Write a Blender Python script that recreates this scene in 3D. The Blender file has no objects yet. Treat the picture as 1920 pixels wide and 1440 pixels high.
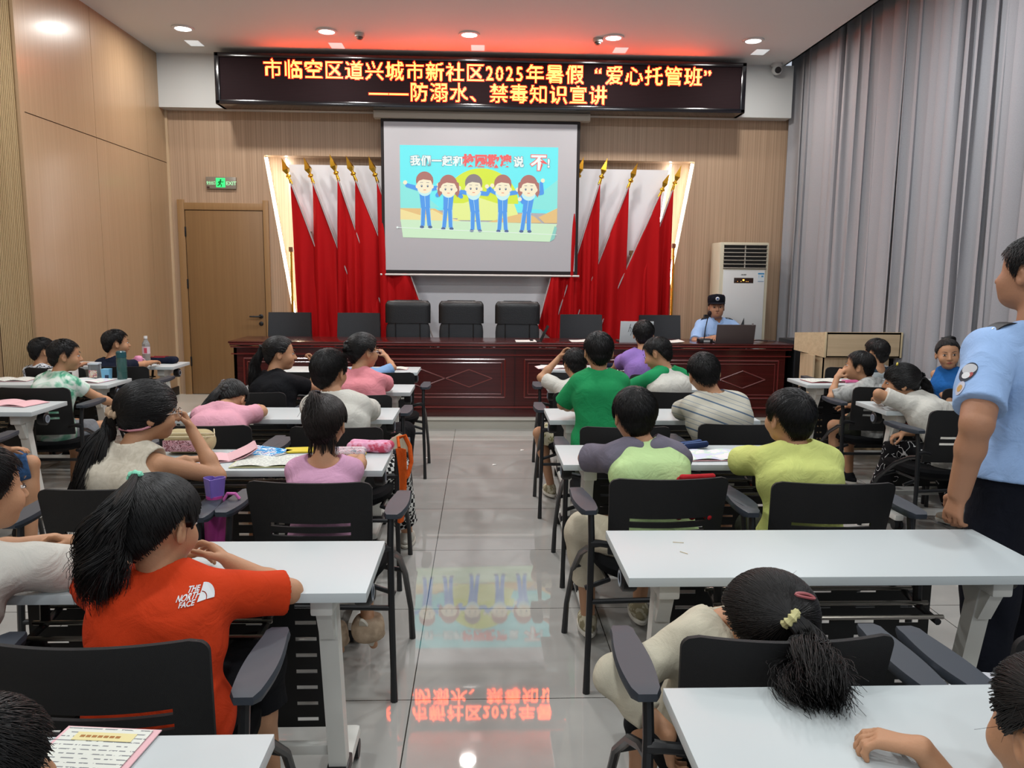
import bpy, bmesh, math, random
import numpy as np
from math import sin, cos, pi, radians, atan, tan, sqrt
from mathutils import Vector, Matrix
from mathutils.bvhtree import BVHTree
import openvdb

random.seed(7); RNG = np.random.default_rng(7)
scene = bpy.context.scene
COL = scene.collection

# ------------------------------------------------------------------ camera
FPX = 1480.0
PITCH = atan(204 / FPX); YAW = 0.0405; ROLL = 0.0095
fw = Vector((sin(YAW) * cos(PITCH), cos(YAW) * cos(PITCH), -sin(PITCH)))
rt = Vector((cos(YAW), -sin(YAW), 0)); up = rt.cross(fw)
r2 = rt * cos(ROLL) + up * sin(ROLL); u2 = -rt * sin(ROLL) + up * cos(ROLL)
cd = bpy.data.cameras.new('camera'); cam = bpy.data.objects.new('camera', cd); COL.objects.link(cam)
cd.sensor_width = 36; cd.lens = FPX / 1920 * 36; cd.clip_start = 0.05; cd.clip_end = 60
mw = Matrix.Identity(4)
for i in range(3):
    mw[i][0] = r2[i]; mw[i][1] = u2[i]; mw[i][2] = -fw[i]
mw.translation = (0, 0, 1.555); cam.matrix_world = mw
scene.camera = cam

# ------------------------------------------------------------------ world, exposure
w = bpy.data.worlds.new('world'); scene.world = w; w.use_nodes = True
bg = w.node_tree.nodes['Background']; bg.inputs[0].default_value = (.80, .88, 1, 1); bg.inputs[1].default_value = 0.80
vs = scene.view_settings
scene.display_settings.display_device = 'sRGB'
vs.view_transform = 'Standard'; vs.look = 'None'; vs.gamma = 1; vs.use_curve_mapping = False; vs.exposure = -0.32
scene.cycles.use_denoising = True
scene.cycles.max_bounces = 6; scene.cycles.diffuse_bounces = 3; scene.cycles.glossy_bounces = 3
scene.cycles.sample_clamp_indirect = 6

LAMP_W = 30.0
LED_E = 24.0

def lamp(x, y, z, watts, size=.16, col=(1, .97, .92), spread=3.1416):
    l = bpy.data.lights.new('downlight_beam', 'AREA'); l.shape = 'DISK'; l.size = size; l.energy = watts; l.color = col
    l.spread = spread
    o = bpy.data.objects.new('downlight_beam', l); COL.objects.link(o); o.location = (x, y, z)
    return o

# ------------------------------------------------------------------ materials
def lin(h):
    if not isinstance(h, str): return tuple(h)[:3]
    h = h.lstrip('#'); c = [int(h[i:i + 2], 16) / 255 for i in (0, 2, 4)]
    return tuple(v / 12.92 if v <= .04045 else ((v + .055) / 1.055) ** 2.4 for v in c)
MATS = {}
class NT:
    def __init__(s, m): s.t = m.node_tree; s.n = s.t.nodes; s.b = s.n['Principled BSDF']
    def add(s, k, **kw):
        n = s.n.new(k)
        for a, v in kw.items():
            if a.startswith('i_'):
                key = a[2:]; key = int(key) if key.isdigit() else key.replace('_', ' ')
                n.inputs[key].default_value = v
            else: setattr(n, a, v)
        return n
    def link(s, a, b): s.t.links.new(a, b)
    def obj(s, scale=(1, 1, 1), rot=(0, 0, 0)):
        tc = s.add('ShaderNodeTexCoord'); mp = s.add('ShaderNodeMapping')
        mp.inputs['Scale'].default_value = scale; mp.inputs['Rotation'].default_value = rot
        s.link(tc.outputs['Object'], mp.inputs[0]); return mp.outputs[0]
    def ramp(s, fac, stops, interp='LINEAR'):
        r = s.add('ShaderNodeValToRGB'); r.color_ramp.interpolation = interp
        e = r.color_ramp.elements
        while len(e) < len(stops): e.new(.5)
        for q, (p, c) in zip(e, stops): q.position = p; q.color = (*lin(c), 1)
        s.link(fac, r.inputs[0]); return r.outputs[0]
    def bump(s, h, st=.2, d=.01):
        b = s.add('ShaderNodeBump'); b.inputs['Strength'].default_value = st; b.inputs['Distance'].default_value = d
        s.link(h, b.inputs['Height']); s.link(b.outputs[0], s.b.inputs['Normal'])
def mat(name, col='#808080', rough=.5, metal=0, emit=None, es=1, spec=.5, coat=0, bump=None, bs=.25, alpha=None, trans=0, sheen=0):
    if name in MATS: return MATS[name]
    m = bpy.data.materials.new(name); m.use_nodes = True; t = NT(m); b = t.b
    b.inputs['Base Color'].default_value = (*lin(col), 1); b.inputs['Roughness'].default_value = rough
    b.inputs['Metallic'].default_value = metal; b.inputs['Specular IOR Level'].default_value = spec
    b.inputs['Coat Weight'].default_value = coat; b.inputs['Coat Roughness'].default_value = .15
    if emit is not None:
        b.inputs['Emission Color'].default_value = (*lin(emit), 1); b.inputs['Emission Strength'].default_value = es
    if trans: b.inputs['Transmission Weight'].default_value = trans
    if sheen: b.inputs['Sheen Weight'].default_value = sheen
    if bump:
        n = t.add('ShaderNodeTexNoise', i_Scale=bump); t.link(t.obj(), n.inputs['Vector']); t.bump(n.outputs[0], bs)
    MATS[name] = m; return m
def pmat(name, fn, rough=.85, spec=.3):
    if name in MATS: return MATS[name]
    m = mat(name, rough=rough, spec=spec); fn(NT(m)); return m
def cloth(name, col, var=.12, rough=.9):
    def f(t):
        c = lin(col); v = t.obj()
        n = t.add('ShaderNodeTexNoise', i_Scale=9., i_Detail=4.); t.link(v, n.inputs['Vector'])
        out = t.ramp(n.outputs[0], [(.3, tuple(x * (1 - var) for x in c)), (.7, tuple(min(1, x * (1 + var)) for x in c))])
        t.link(out, t.b.inputs['Base Color'])
        n2 = t.add('ShaderNodeTexNoise', i_Scale=600., i_Detail=2.); t.link(v, n2.inputs['Vector']); n3 = t.add('ShaderNodeTexNoise', i_Scale=11., i_Detail=3., i_Distortion=1.6); t.link(v, n3.inputs['Vector']); ma = t.add('ShaderNodeMath', operation='MULTIPLY_ADD'); t.link(n3.outputs[0], ma.inputs[0]); ma.inputs[1].default_value = 9.; t.link(n2.outputs[0], ma.inputs[2]); t.bump(ma.outputs[0], .35, .004)
    return pmat(name, f, rough, .2)
def wood(name, c1, c2, rough=.5, sx=60., sz=.8, coat=0., scale_dir='z', b=.05):
    def f(t):
        sc = {'z': (sx, sx, sz), 'x': (sz, sx, sx), 'y': (sx, sz, sx)}[scale_dir]
        v = t.obj(sc); n = t.add('ShaderNodeTexNoise', i_Scale=1., i_Detail=5., i_Roughness=.6); t.link(v, n.inputs['Vector'])
        t.link(t.ramp(n.outputs[0], [(.3, c1), (.7, c2)]), t.b.inputs['Base Color'])
        t.b.inputs['Coat Weight'].default_value = coat; t.bump(n.outputs[0], b, .003)
    return pmat(name, f, rough, .4)
def vpanel(t):
    v = t.obj(); sp = t.add('ShaderNodeSeparateXYZ'); t.link(v, sp.inputs[0])
    ad = t.add('ShaderNodeMath', operation='ADD'); t.link(sp.outputs[0], ad.inputs[0]); t.link(sp.outputs[1], ad.inputs[1])
    ml = t.add('ShaderNodeMath', operation='MULTIPLY'); t.link(ad.outputs[0], ml.inputs[0]); ml.inputs[1].default_value = 2 * pi / .028
    sn = t.add('ShaderNodeMath', operation='SINE'); t.link(ml.outputs[0], sn.inputs[0])
    n = t.add('ShaderNodeTexNoise', i_Scale=1., i_Detail=4.); t.link(t.obj((90, 90, .6)), n.inputs['Vector'])
    mx = t.add('ShaderNodeMath', operation='MULTIPLY_ADD'); t.link(sn.outputs[0], mx.inputs[0]); mx.inputs[1].default_value = .07; t.link(n.outputs[0], mx.inputs[2])
    t.link(t.ramp(mx.outputs[0], [(.3, '#a1866d'), (.7, '#b89c82')]), t.b.inputs['Base Color']); t.bump(mx.outputs[0], .12, .004)
M_wall = pmat('vertical_grain_wall_panel', vpanel, .42, .4)
M_panel = wood('smooth_wood_veneer_panel', '#9f8465', '#ab8f70', .34, 70, .5, .15)
M_slat = wood('wood_slats', '#b79b73', '#cdb38a', .5, 60, .6)
M_gap = mat('panel_gap', '#4a3020', .8)
M_white = mat('white_paint', '#c9cbca', .8)
M_ceil = mat('ceiling_paint', '#dadad9', .75, spec=.3)
def tile(t):
    v = t.obj(); sp = t.add('ShaderNodeSeparateXYZ'); t.link(v, sp.inputs[0])
    def edge(o, off):
        a = t.add('ShaderNodeMath', operation='ADD'); t.link(o, a.inputs[0]); a.inputs[1].default_value = off
        m = t.add('ShaderNodeMath', operation='PINGPONG'); t.link(a.outputs[0], m.inputs[0]); m.inputs[1].default_value = .4
        l = t.add('ShaderNodeMath', operation='LESS_THAN'); t.link(m.outputs[0], l.inputs[0]); l.inputs[1].default_value = .0022
        return l.outputs[0]
    e1 = edge(sp.outputs[0], .25); e2 = edge(sp.outputs[1], -2.736 + 1.6)
    mx = t.add('ShaderNodeMath', operation='MAXIMUM'); t.link(e1, mx.inputs[0]); t.link(e2, mx.inputs[1])
    n = t.add('ShaderNodeTexNoise', i_Scale=2.2, i_Detail=6., i_Roughness=.55); t.link(v, n.inputs['Vector'])
    base = t.ramp(n.outputs[0], [(.3, '#a19f9a'), (.7, '#afaea9')])
    mc = t.add('ShaderNodeMix', data_type='RGBA'); t.link(mx.outputs[0], mc.inputs[0]); t.link(base, mc.inputs[6]); mc.inputs[7].default_value = (*lin('#3c3a36'), 1)
    # scuffs worn into the polish
    n3 = t.add('ShaderNodeTexNoise', i_Scale=9., i_Detail=8., i_Roughness=.7); t.link(t.obj((1, 1, 1)), n3.inputs['Vector'])
    sc = t.ramp(n3.outputs[0], [(.68, (0, 0, 0)), (.74, (1, 1, 1))])
    mc2 = t.add('ShaderNodeMix', data_type='RGBA'); 
    ms = t.add('ShaderNodeMath', operation='MULTIPLY'); t.link(sc, ms.inputs[0]); ms.inputs[1].default_value = .25
    t.link(ms.outputs[0], mc2.inputs[0]); t.link(mc.outputs[2], mc2.inputs[6]); mc2.inputs[7].default_value = (*lin('#6e6b64'), 1)
    t.link(mc2.outputs[2], t.b.inputs['Base Color'])
    n4 = t.add('ShaderNodeTexNoise', i_Scale=5., i_Detail=5.); t.link(v, n4.inputs['Vector'])
    rr = t.add('ShaderNodeMapRange'); t.link(n4.outputs[0], rr.inputs[0]); rr.inputs[3].default_value = .012; rr.inputs[4].default_value = .045
    t.link(rr.outputs[0], t.b.inputs['Roughness'])
    t.b.inputs['IOR'].default_value = 1.78
M_floor = pmat('polished_grey_tile', tile, .08, .5)
M_top = mat('white_laminate', '#bcc4c5', .42, spec=.35)
M_leg = mat('white_powder_coat', '#d6d6cf', .4)
M_blk = mat('black_plastic', '#101114', .45)
M_mesh = mat('black_chair_mesh', '#0c0d0f', .62, bump=900., bs=.4)
M_seatf = mat('black_seat_fabric', '#090a0c', .95, spec=.15)
M_tube = mat('black_steel_tube', '#15171a', .38)
M_pad = mat('slate_armrest', '#2f363f', .5)
M_chrome = mat('chrome_rod', '#a09a90', .25, 1)
M_red = mat('flag_red', '#ae1015', .75, spec=.12)
M_gold = mat('polished_gold', '#d8a93a', .22, 1)
M_skin = mat('skin', '#b58766', .55, spec=.35, bump=180., bs=.08)
M_skin2 = mat('deeper_skin', '#a87a5e', .55, spec=.35, bump=180., bs=.08)
M_hair = mat('black_hair', '#0e0c0c', .48, spec=.42)
M_hairb = mat('brown_black_hair', '#1c1411', .48, spec=.42)
M_eye = mat('eye_white', '#cfc8c2', .3)
M_iris = mat('dark_iris', '#0b0706', .2)
M_lip = mat('lip', '#9c4d45', .5)
M_mahog = wood('mahogany_veneer', '#38100f', '#4a1716', .26, 50, 1.0, .5, 'x', .02)
M_mahl = mat('polished_mahogany_moulding', '#6a2522', .2, coat=.6)

# ------------------------------------------------------------------ mesh builder
def rot(yaw=0, pitch=0, roll=0):
    return Matrix.Rotation(yaw, 3, 'Z') @ Matrix.Rotation(-pitch, 3, 'X') @ Matrix.Rotation(roll, 3, 'Y')
class MB:
    def __init__(s): s.v = []; s.f = []; s.mi = []; s.m = 0; s.X = None
    def add(s, vs, fs):
        b = len(s.v)
        if s.X is not None: vs = [s.X @ Vector(q) for q in vs]
        s.v += [tuple(q) for q in vs]; s.f += [tuple(b + i for i in f) for f in fs]; s.mi += [s.m] * len(fs); return s
    def box(s, x0, x1, y0, y1, z0, z1, bev=0.0, R=None, c=None):
        if bev <= 0:
            vs = [(x, y, z) for z in (z0, z1) for y in (y0, y1) for x in (x0, x1)]
            fs = [(0, 2, 3, 1), (4, 5, 7, 6), (0, 1, 5, 4), (2, 6, 7, 3), (0, 4, 6, 2), (1, 3, 7, 5)]
        else:
            bm = bmesh.new(); bmesh.ops.create_cube(bm, size=1)
            for v in bm.verts: v.co = Vector(((x0 + x1) / 2 + v.co.x * (x1 - x0), (y0 + y1) / 2 + v.co.y * (y1 - y0), (z0 + z1) / 2 + v.co.z * (z1 - z0)))
            bmesh.ops.bevel(bm, geom=bm.edges[:], offset=bev, segments=2, profile=.6, affect='EDGES', clamp_overlap=True)
            bm.verts.index_update(); vs = [v.co.copy() for v in bm.verts]; fs = [tuple(v.index for v in f.verts) for f in bm.faces]; bm.free()
        if R is not None:
            cc = Vector(c if c else ((x0 + x1) / 2, (y0 + y1) / 2, (z0 + z1) / 2)); vs = [R @ (Vector(q) - cc) + cc for q in vs]
        return s.add(vs, fs)
    def tube(s, pts, r, n=10, cap=True, sq=1.0):
        pts = [Vector(p) for p in pts]; k = len(pts); rs = r if isinstance(r, (list, tuple)) else [r] * k
        vs = []; fs = []; pn = None
        for i, p in enumerate(pts):
            t = (pts[min(i + 1, k - 1)] - pts[max(i - 1, 0)]).normalized()
            if pn is None:
                a = Vector((0, 0, 1)) if abs(t.z) < .9 else Vector((1, 0, 0)); pn = (a - t * a.dot(t)).normalized()
            else: pn = (pn - t * pn.dot(t)).normalized()
            q = t.cross(pn)
            for j in range(n):
                th = 2 * pi * (j + .5) / n; vs.append(p + pn * cos(th) * rs[i] * sq + q * sin(th) * rs[i])
        for i in range(k - 1):
            for j in range(n):
                a = i * n + j; b = i * n + (j + 1) % n; fs.append((a, b, b + n, a + n))
        if cap: fs.append(tuple(range(n))[::-1]); fs.append(tuple((k - 1) * n + j for j in range(n)))
        return s.add(vs, fs)
    def lathe(s, prof, c=(0, 0, 0), n=20, R=None):
        vs = []; fs = []; k = len(prof)
        for r, z in prof:
            for j in range(n):
                th = 2 * pi * j / n; q = Vector((max(r, 1e-4) * cos(th), max(r, 1e-4) * sin(th), z))
                if R is not None: q = R @ q
                vs.append(q + Vector(c))
        for i in range(k - 1):
            for j in range(n):
                a = i * n + j; b = i * n + (j + 1) % n; fs.append((a, b, b + n, a + n))
        fs.append(tuple(range(n))[::-1]); fs.append(tuple((k - 1) * n + j for j in range(n)))
        return s.add(vs, fs)
    def ell(s, c, r, R=None, n=14, m=9):
        vs = []; fs = []
        for i in range(m + 1):
            ph = pi * i / m
            for j in range(n):
                th = 2 * pi * j / n; q = Vector((r[0] * sin(ph) * cos(th), r[1] * sin(ph) * sin(th), r[2] * cos(ph)))
                if R is not None: q = R @ q
                vs.append(q + Vector(c))
        for i in range(m):
            for j in range(n):
                a = i * n + j; b = i * n + (j + 1) % n; fs.append((a, a + n, b + n, b))
        return s.add(vs, fs)
    def poly(s, pts, th=0, d=(0, 1, 0)):
        k = len(pts); d = Vector(d)
        if th == 0: return s.add(pts, [tuple(range(k))])
        vs = [Vector(p) for p in pts] + [Vector(p) + d * th for p in pts]
        fs = [tuple(range(k)), tuple(range(2 * k - 1, k - 1, -1))] + [(i, i + k, (i + 1) % k + k, (i + 1) % k) for i in range(k)]
        return s.add(vs, fs)
    def grid(s, fn, nu, nv, th=0):
        vs = []; fs = []
        for i in range(nu + 1):
            for j in range(nv + 1): vs.append(Vector(fn(i / nu, j / nv)))
        W = nv + 1
        for i in range(nu):
            for j in range(nv): fs.append((i * W + j, i * W + j + 1, (i + 1) * W + j + 1, (i + 1) * W + j))
        if th:
            nrm = []
            for i in range(nu + 1):
                for j in range(nv + 1):
                    a = vs[min(i + 1, nu) * W + j] - vs[max(i - 1, 0) * W + j]; b = vs[i * W + min(j + 1, nv)] - vs[i * W + max(j - 1, 0)]
                    c = a.cross(b); nrm.append(c.normalized() if c.length > 0 else Vector((0, 0, 1)))
            N = len(vs); vs += [v + n * th for v, n in zip(vs, nrm)]
            fs2 = [tuple(i + N for i in reversed(f)) for f in fs]
            bd = [i * W for i in range(nu + 1)] + [nu * W + j for j in range(1, W)] + [i * W + nv for i in range(nu - 1, -1, -1)] + [j for j in range(nv - 1, 0, -1)]
            fs = fs + fs2 + [(bd[i], bd[(i + 1) % len(bd)], bd[(i + 1) % len(bd)] + N, bd[i] + N) for i in range(len(bd))]
        return s.add(vs, fs)
    def build(s, name, mats, parent=None, smooth=True, fix=True):
        me = bpy.data.meshes.new(name); me.from_pydata(s.v, [], s.f)
        if not isinstance(mats, (list, tuple)): mats = [mats]
        for q in mats: me.materials.append(q)
        if len(mats) > 1: me.polygons.foreach_set('material_index', s.mi)
        if fix:
            bm = bmesh.new(); bm.from_mesh(me); bmesh.ops.recalc_face_normals(bm, faces=bm.faces[:]); bm.to_mesh(me); bm.free()
        me.polygons.foreach_set('use_smooth', [smooth] * len(me.polygons))
        if smooth: me.set_sharp_from_angle(angle=radians(38))
        me.update(); return link(name, me, parent)
def link(name, me, parent=None):
    o = bpy.data.objects.new(name, me); COL.objects.link(o)
    if parent is not None:
        o.parent = parent
    return o
def tag(o, label=None, cat=None, group=None, kind=None):
    if label: o['label'] = label
    if cat: o['category'] = cat
    if group: o['group'] = group
    if kind: o['kind'] = kind
    return o
def thing(name, label, cat, loc=(0, 0, 0), rz=0, group=None):
    o = bpy.data.objects.new(name, None); COL.objects.link(o); o.location = loc; o.rotation_euler = (0, 0, rz); o.empty_display_size = .1
    return tag(o, label, cat, group)
def copy_tree(o, loc, rz, label, group):
    r = o.copy(); COL.objects.link(r); r.location = loc; r.rotation_euler = (0, 0, rz); r['label'] = label; r['group'] = group
    for ch in list(o.children):
        c = ch.copy(); COL.objects.link(c); c.parent = r
        for g in list(ch.children):
            d = g.copy(); COL.objects.link(d); d.parent = c
    return r
def struct(name, mb, m, parent=None, smooth=False):
    o = mb.build(name, m, parent, smooth)
    if parent is None: tag(o, kind='structure')
    return o
_tc = {}
def text_geo(txt, offset=0.0, shear=0.0):
    key = (txt, offset, shear)
    if key in _tc: return _tc[key]
    cu = bpy.data.curves.new('lettering', 'FONT'); cu.body = txt; cu.size = 1; cu.offset = offset; cu.shear = shear; cu.resolution_u = 3
    ob = bpy.data.objects.new('lettering', cu); COL.objects.link(ob)
    dg = bpy.context.evaluated_depsgraph_get(); dg.update(); me = bpy.data.meshes.new_from_object(ob.evaluated_get(dg))
    vs = [v.co.copy() for v in me.vertices]; fs = [tuple(p.vertices) for p in me.polygons]
    bpy.data.objects.remove(ob); bpy.data.curves.remove(cu); bpy.data.meshes.remove(me)
    _tc[key] = (vs, fs); return vs, fs
def text_on(mb, txt, o, ux, uy, size, offset=0.0, shear=0.0, center=False):
    vs, fs = text_geo(txt, offset, shear)
    if not vs: return
    w0 = min(v.x for v in vs); w1 = max(v.x for v in vs); dx = (w0 + w1) / 2 if center else 0
    o = Vector(o); ux = Vector(ux); uy = Vector(uy)
    mb.add([o + ux * (v.x - dx) * size + uy * v.y * size for v in vs], fs)

# ================================================================== the room
YW = 9.46; CZ = 3.95; PZ = .115; PY = 7.90
m = MB(); m.box(-4.2, 4.6, -3.5, YW, -.1, 0); struct('floor', m, M_floor)
m = MB(); m.box(-4.2, 3.46, -3.5, YW + .3, CZ, CZ + .1); struct('ceiling', m, M_ceil)
m = MB(); m.box(3.46, 4.6, -3.5, YW + .3, CZ + .28, CZ + .38); m.box(3.44, 3.46, -3.5, YW + .3, CZ, CZ + .28); struct('ceiling_cove', m, M_white)
M_plat = mat('platform_stone', '#a9a69b', .3)
m = MB(); m.box(-3.9, 3.9, PY, YW + .3, 0, PZ - .02, .0); struct('floor_platform', m, M_plat)
m = MB(); m.box(-3.9, 3.9, PY - .012, YW + .1, PZ - .02, PZ, .0); struct('trim_1', m, mat('platform_edge', '#c9c6bc', .25))
# left wall
m = MB(); m.box(-4.0, -3.87, -3.5, 6.53, 0, CZ); struct('wall_left', m, M_panel)
m = MB(); m.box(-3.99, -3.6, 6.53, YW + .2, 0, CZ)
pil = struct('wall_left_pilaster', m, M_gap)
m = MB()
ys = [6.56, 7.756, 8.917, YW + .1]
for a, b in zip(ys[:-1], ys[1:]):
    for z0, z1 in ((.12, 2.787), (2.795, CZ)): m.box(-3.61, -3.59, a + .003, b - .003, z0, z1)
struct('wall_panels_left', m, M_panel)
m = MB()
for i in range(20):
    x = -3.86 + i * .0138; m.box(x, x + .0095, 6.512, 6.535, 0, CZ)
struct('wall_slats_left', m, M_slat)
m = MB(); m.box(-3.598, -3.575, 6.5, 6.56, 0, CZ); struct('trim_2', m, M_panel)
m = MB(); m.box(-3.588, -3.572, PY, YW, PZ, PZ + .10); struct('baseboard_left', m, M_blk)
m = MB(); m.box(-3.59, -3.565, YW - .03, YW, PZ, 3.375); struct('trim_3', m, wood('light_wood_trim', '#c0a584', '#cdb394', .45))
# soffit
m = MB(); m.box(-3.59, 3.56, 9.28, YW + .2, 3.375, CZ); struct('wall_front_soffit', m, M_white)
# front wall with a slanted flag recess
zt = 2.895
m = MB()
m.box(-3.62, 3.95, YW, YW + .06, zt, 3.4)
m.poly([(-3.62, YW, 0), (-2.05, YW, 0), (-2.50, YW, zt), (-3.62, YW, zt)], .06)
m.poly([(3.95, YW, 0), (2.03, YW, 0), (2.51, YW, zt), (3.95, YW, zt)], .06)
struct('wall_front', m, M_wall)
m = MB(); m.box(-3.62, 3.95, YW + .17, YW + .2, 0, CZ); struct('wall_recess_back', m, M_wall)
m = MB(); m.box(-2.50, 2.51, YW + .055, YW + .175, zt, zt + .03); struct('trim_4', m, M_wall)
m = MB(); zz = 2.80
m.poly([(-1.82, YW + .03, .1), (1.80, YW + .03, .1), (2.215, YW + .03, zz), (-2.235, YW + .03, zz)], .02)
struct('wall_recess_panel', m, mat('satin_white_board', '#e6e6ea', .35))
M_strip = mat('led_strip', '#ffffff', emit=(1, .9, .70), es=30)
M_strip2 = mat('cool_led_strip', '#ffffff', emit=(.93, .97, 1), es=26)
def strip(sx, xt, xb, y, z0, z1, mt, lab):
    m = MB(); f = lambda z: xt + (xb - xt) * (zt - z) / zt
    m.poly([(f(z1) , y, z1), (f(z1) + sx * .018, y, z1), (f(z0) + sx * .018, y, z0), (f(z0), y, z0)], .015)
    tag(m.build('led_strip_light', mt, None, False), lab, 'light', 'light strips in the flag recess')
strip(1, -2.49, -2.05, YW + .045, .6, 2.88, M_strip, 'warm LED strip glowing along the slanted left edge of the flag recess')
strip(-1, 2.50, 2.03, YW + .045, .6, 2.88, M_strip, 'warm LED strip glowing along the slanted right edge of the flag recess')
strip(1, -2.285, -1.84, YW + .11, .6, 2.88, M_strip2, 'cool LED strip glowing behind the left edge of the white recess board')
strip(-1, 2.265, 1.82, YW + .11, .6, 2.88, M_strip2, 'cool LED strip glowing behind the right edge of the white recess board')
# right wall and curtain
m = MB(); m.box(3.95, 4.1, -3.5, YW + .3, 0, CZ + .3); struct('wall_right', m, M_white)
def curt(t):
    v = t.obj(); n = t.add('ShaderNodeTexNoise', i_Scale=1., i_Detail=3.); t.link(t.obj((300, 300, 300)), n.inputs['Vector'])
    t.link(t.ramp(n.outputs[0], [(.3, '#929296'), (.7, '#9f9fa3')]), t.b.inputs['Base Color']); t.bump(n.outputs[0], .2, .002)
M_curt = pmat('grey_blackout_cloth', curt, .9, .2)
def curtain(y0, y1, lab, seed):
    rr = random.Random(seed); L = y1 - y0; n = int(L / .20); ph = []; y = 0.0
    widths = [rr.uniform(.6, 1.4) for _ in range(n)]; tot = sum(widths); ed = [0]
    for q in widths: ed.append(ed[-1] + q / tot)
    amp = [rr.uniform(.03, .06) for _ in range(n + 1)]
    def fn(u, v):
        k = min(n - 1, max(0, next((i for i in range(n) if ed[i + 1] >= u), n - 1))); t = (u - ed[k]) / (ed[k + 1] - ed[k])
        a = amp[k] * (1 - t) + amp[k + 1] * t
        wv = -cos(2 * pi * t) * a * (.75 + .35 * (1 - v)) 
        wv += .012 * sin(9 * v + k * 2.1) * (1 - v) * sin(2 * pi * t)
        Y = y0 + L * u; X = 3.71 - .10 * max(0, min(1, (Y - 7.0) / 2.3)) ** 1.5
        return (X + wv * .8, Y + .035 * sin(2 * pi * t + 1.2 * (1 - v) + k), .03 + (CZ + .22) * v)
    m = MB(); m.grid(fn, n * 12, 14); o = m.build('curtain', M_curt, None, True, False)
    sm = o.modifiers.new('thick', 'SOLIDIFY'); sm.thickness = .006
    tag(o, lab, 'curtain', 'grey window curtains')
curtain(7.05, 9.42, 'grey pleated floor length curtain hanging nearest the air conditioner, behind the lectern', 3)
curtain(1.2, 7.02, 'grey pleated floor length curtain hanging beside the right hand desks and the standing officer', 11)
m = MB(); m.box(3.78, 3.80, -3.4, YW, CZ + .24, CZ + .27); struct('trim_5', m, M_white)

# door
M_dleaf = wood('door_veneer', '#82623f', '#8c6b46', .4, 40, .7)
M_dfr = wood('door_frame_veneer', '#927049', '#9d7a52', .4, 40, .7)
d = thing('door_1', None, None, (-3.0, YW, PZ)); tag(d, kind='structure')
m = MB()
for x0, x1, t_ in ((-.50, -.425, .035), (.475, .535, .03)): m.box(x0, x1, -.03, .02, 0, 2.25 + (.02 if True else 0), .004)
m.box(-.425, .475, -.022, .02, 2.155, 2.235, .003)
m.build('door_frame', M_dfr, d)
m = MB(); m.box(-.425, .475, -.003, .01, 0, 2.16); m.build('door_rebate', mat('dark_rebate', '#2a1a10', .8), d)
m = MB(); m.box(-.417, .467, -.014, .0, .006, 2.148, .002); leaf = m.build('door_leaf', M_dleaf, d)
m = MB(); m.lathe([(.026, -.012), (.026, 0), (.02, .004)], (.412, -.02, .93), 18, rot(0, -pi / 2)); m.tube([(.412, -.02, .93), (.412, -.055, .93), (.40, -.062, .93), (.29, -.062, .93)], [.011, .011, .011, .009], 10)
m.build('door_handle', M_blk, leaf)
m = MB(); m.lathe([(.026, -.012), (.026, 0), (.02, .004)], (.412, -.02, .845), 18, rot(0, -pi / 2)); m.build('lock_cylinder', M_blk, leaf)
for z in (.34, 1.25, 1.85):
    m = MB(); m.box(-.428, -.412, -.03, -.008, z, z + .11, .002); m.build('hinge', M_blk, d)

# exit sign
d = thing('exit_sign', 'small green glowing running-man EXIT sign on the wall above the wooden door', 'sign', (-2.99, YW, 2.575))
m = MB(); m.box(-.17, .17, -.03, 0, -.068, .068, .006); m.build('housing', mat('sign_housing', '#8d8578', .3, .3), d)
M_gr = mat('exit_green', '#2bd66a', .4, emit='#37e27c', es=1.1); M_grt = mat('exit_letter_green', '#a6e6b0', .4, emit='#9be8ac', es=.8)
m = MB(); m.box(-.055, .05, -.032, -.028, -.05, .055); m.build('sign_panel', M_gr, d)
m = MB(); Mw = mat('sign_dark_green', '#0b6b30', .5)
m.ell((0, -.035, .032), (.01, .003, .01)); m.tube([(0, -.034, .02), (-.012, -.034, -.008)], .010, 6); m.tube([(-.012, -.034, -.008), (.008, -.034, -.02), (.004, -.034, -.042)], .006, 6)
m.tube([(-.012, -.034, -.008), (-.022, -.034, -.025), (-.038, -.034, -.03)], .006, 6); m.tube([(0, -.034, .018), (.02, -.034, .008), (.03, -.034, .016)], .005, 6); m.tube([(0, -.034, .018), (-.022, -.034, .012), (-.03, -.034, -.002)], .005, 6)
m.build('running_figure', Mw, d)
m = MB(); text_on(m, 'EXIT', (.058, -.033, -.024), (1, 0, 0), (0, 0, 1), .058, .012); text_on(m, '安全出口', (-.162, -.033, -.018), (.60, 0, 0), (0, 0, 1), .043, .012)
m.build('lettering', M_grt, d)
m = MB(); m.box(-.16, -.13, -.033, -.03, -.06, -.042); m.build('indicator', mat('ind_red', '#3a1512', .5), d)

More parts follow.
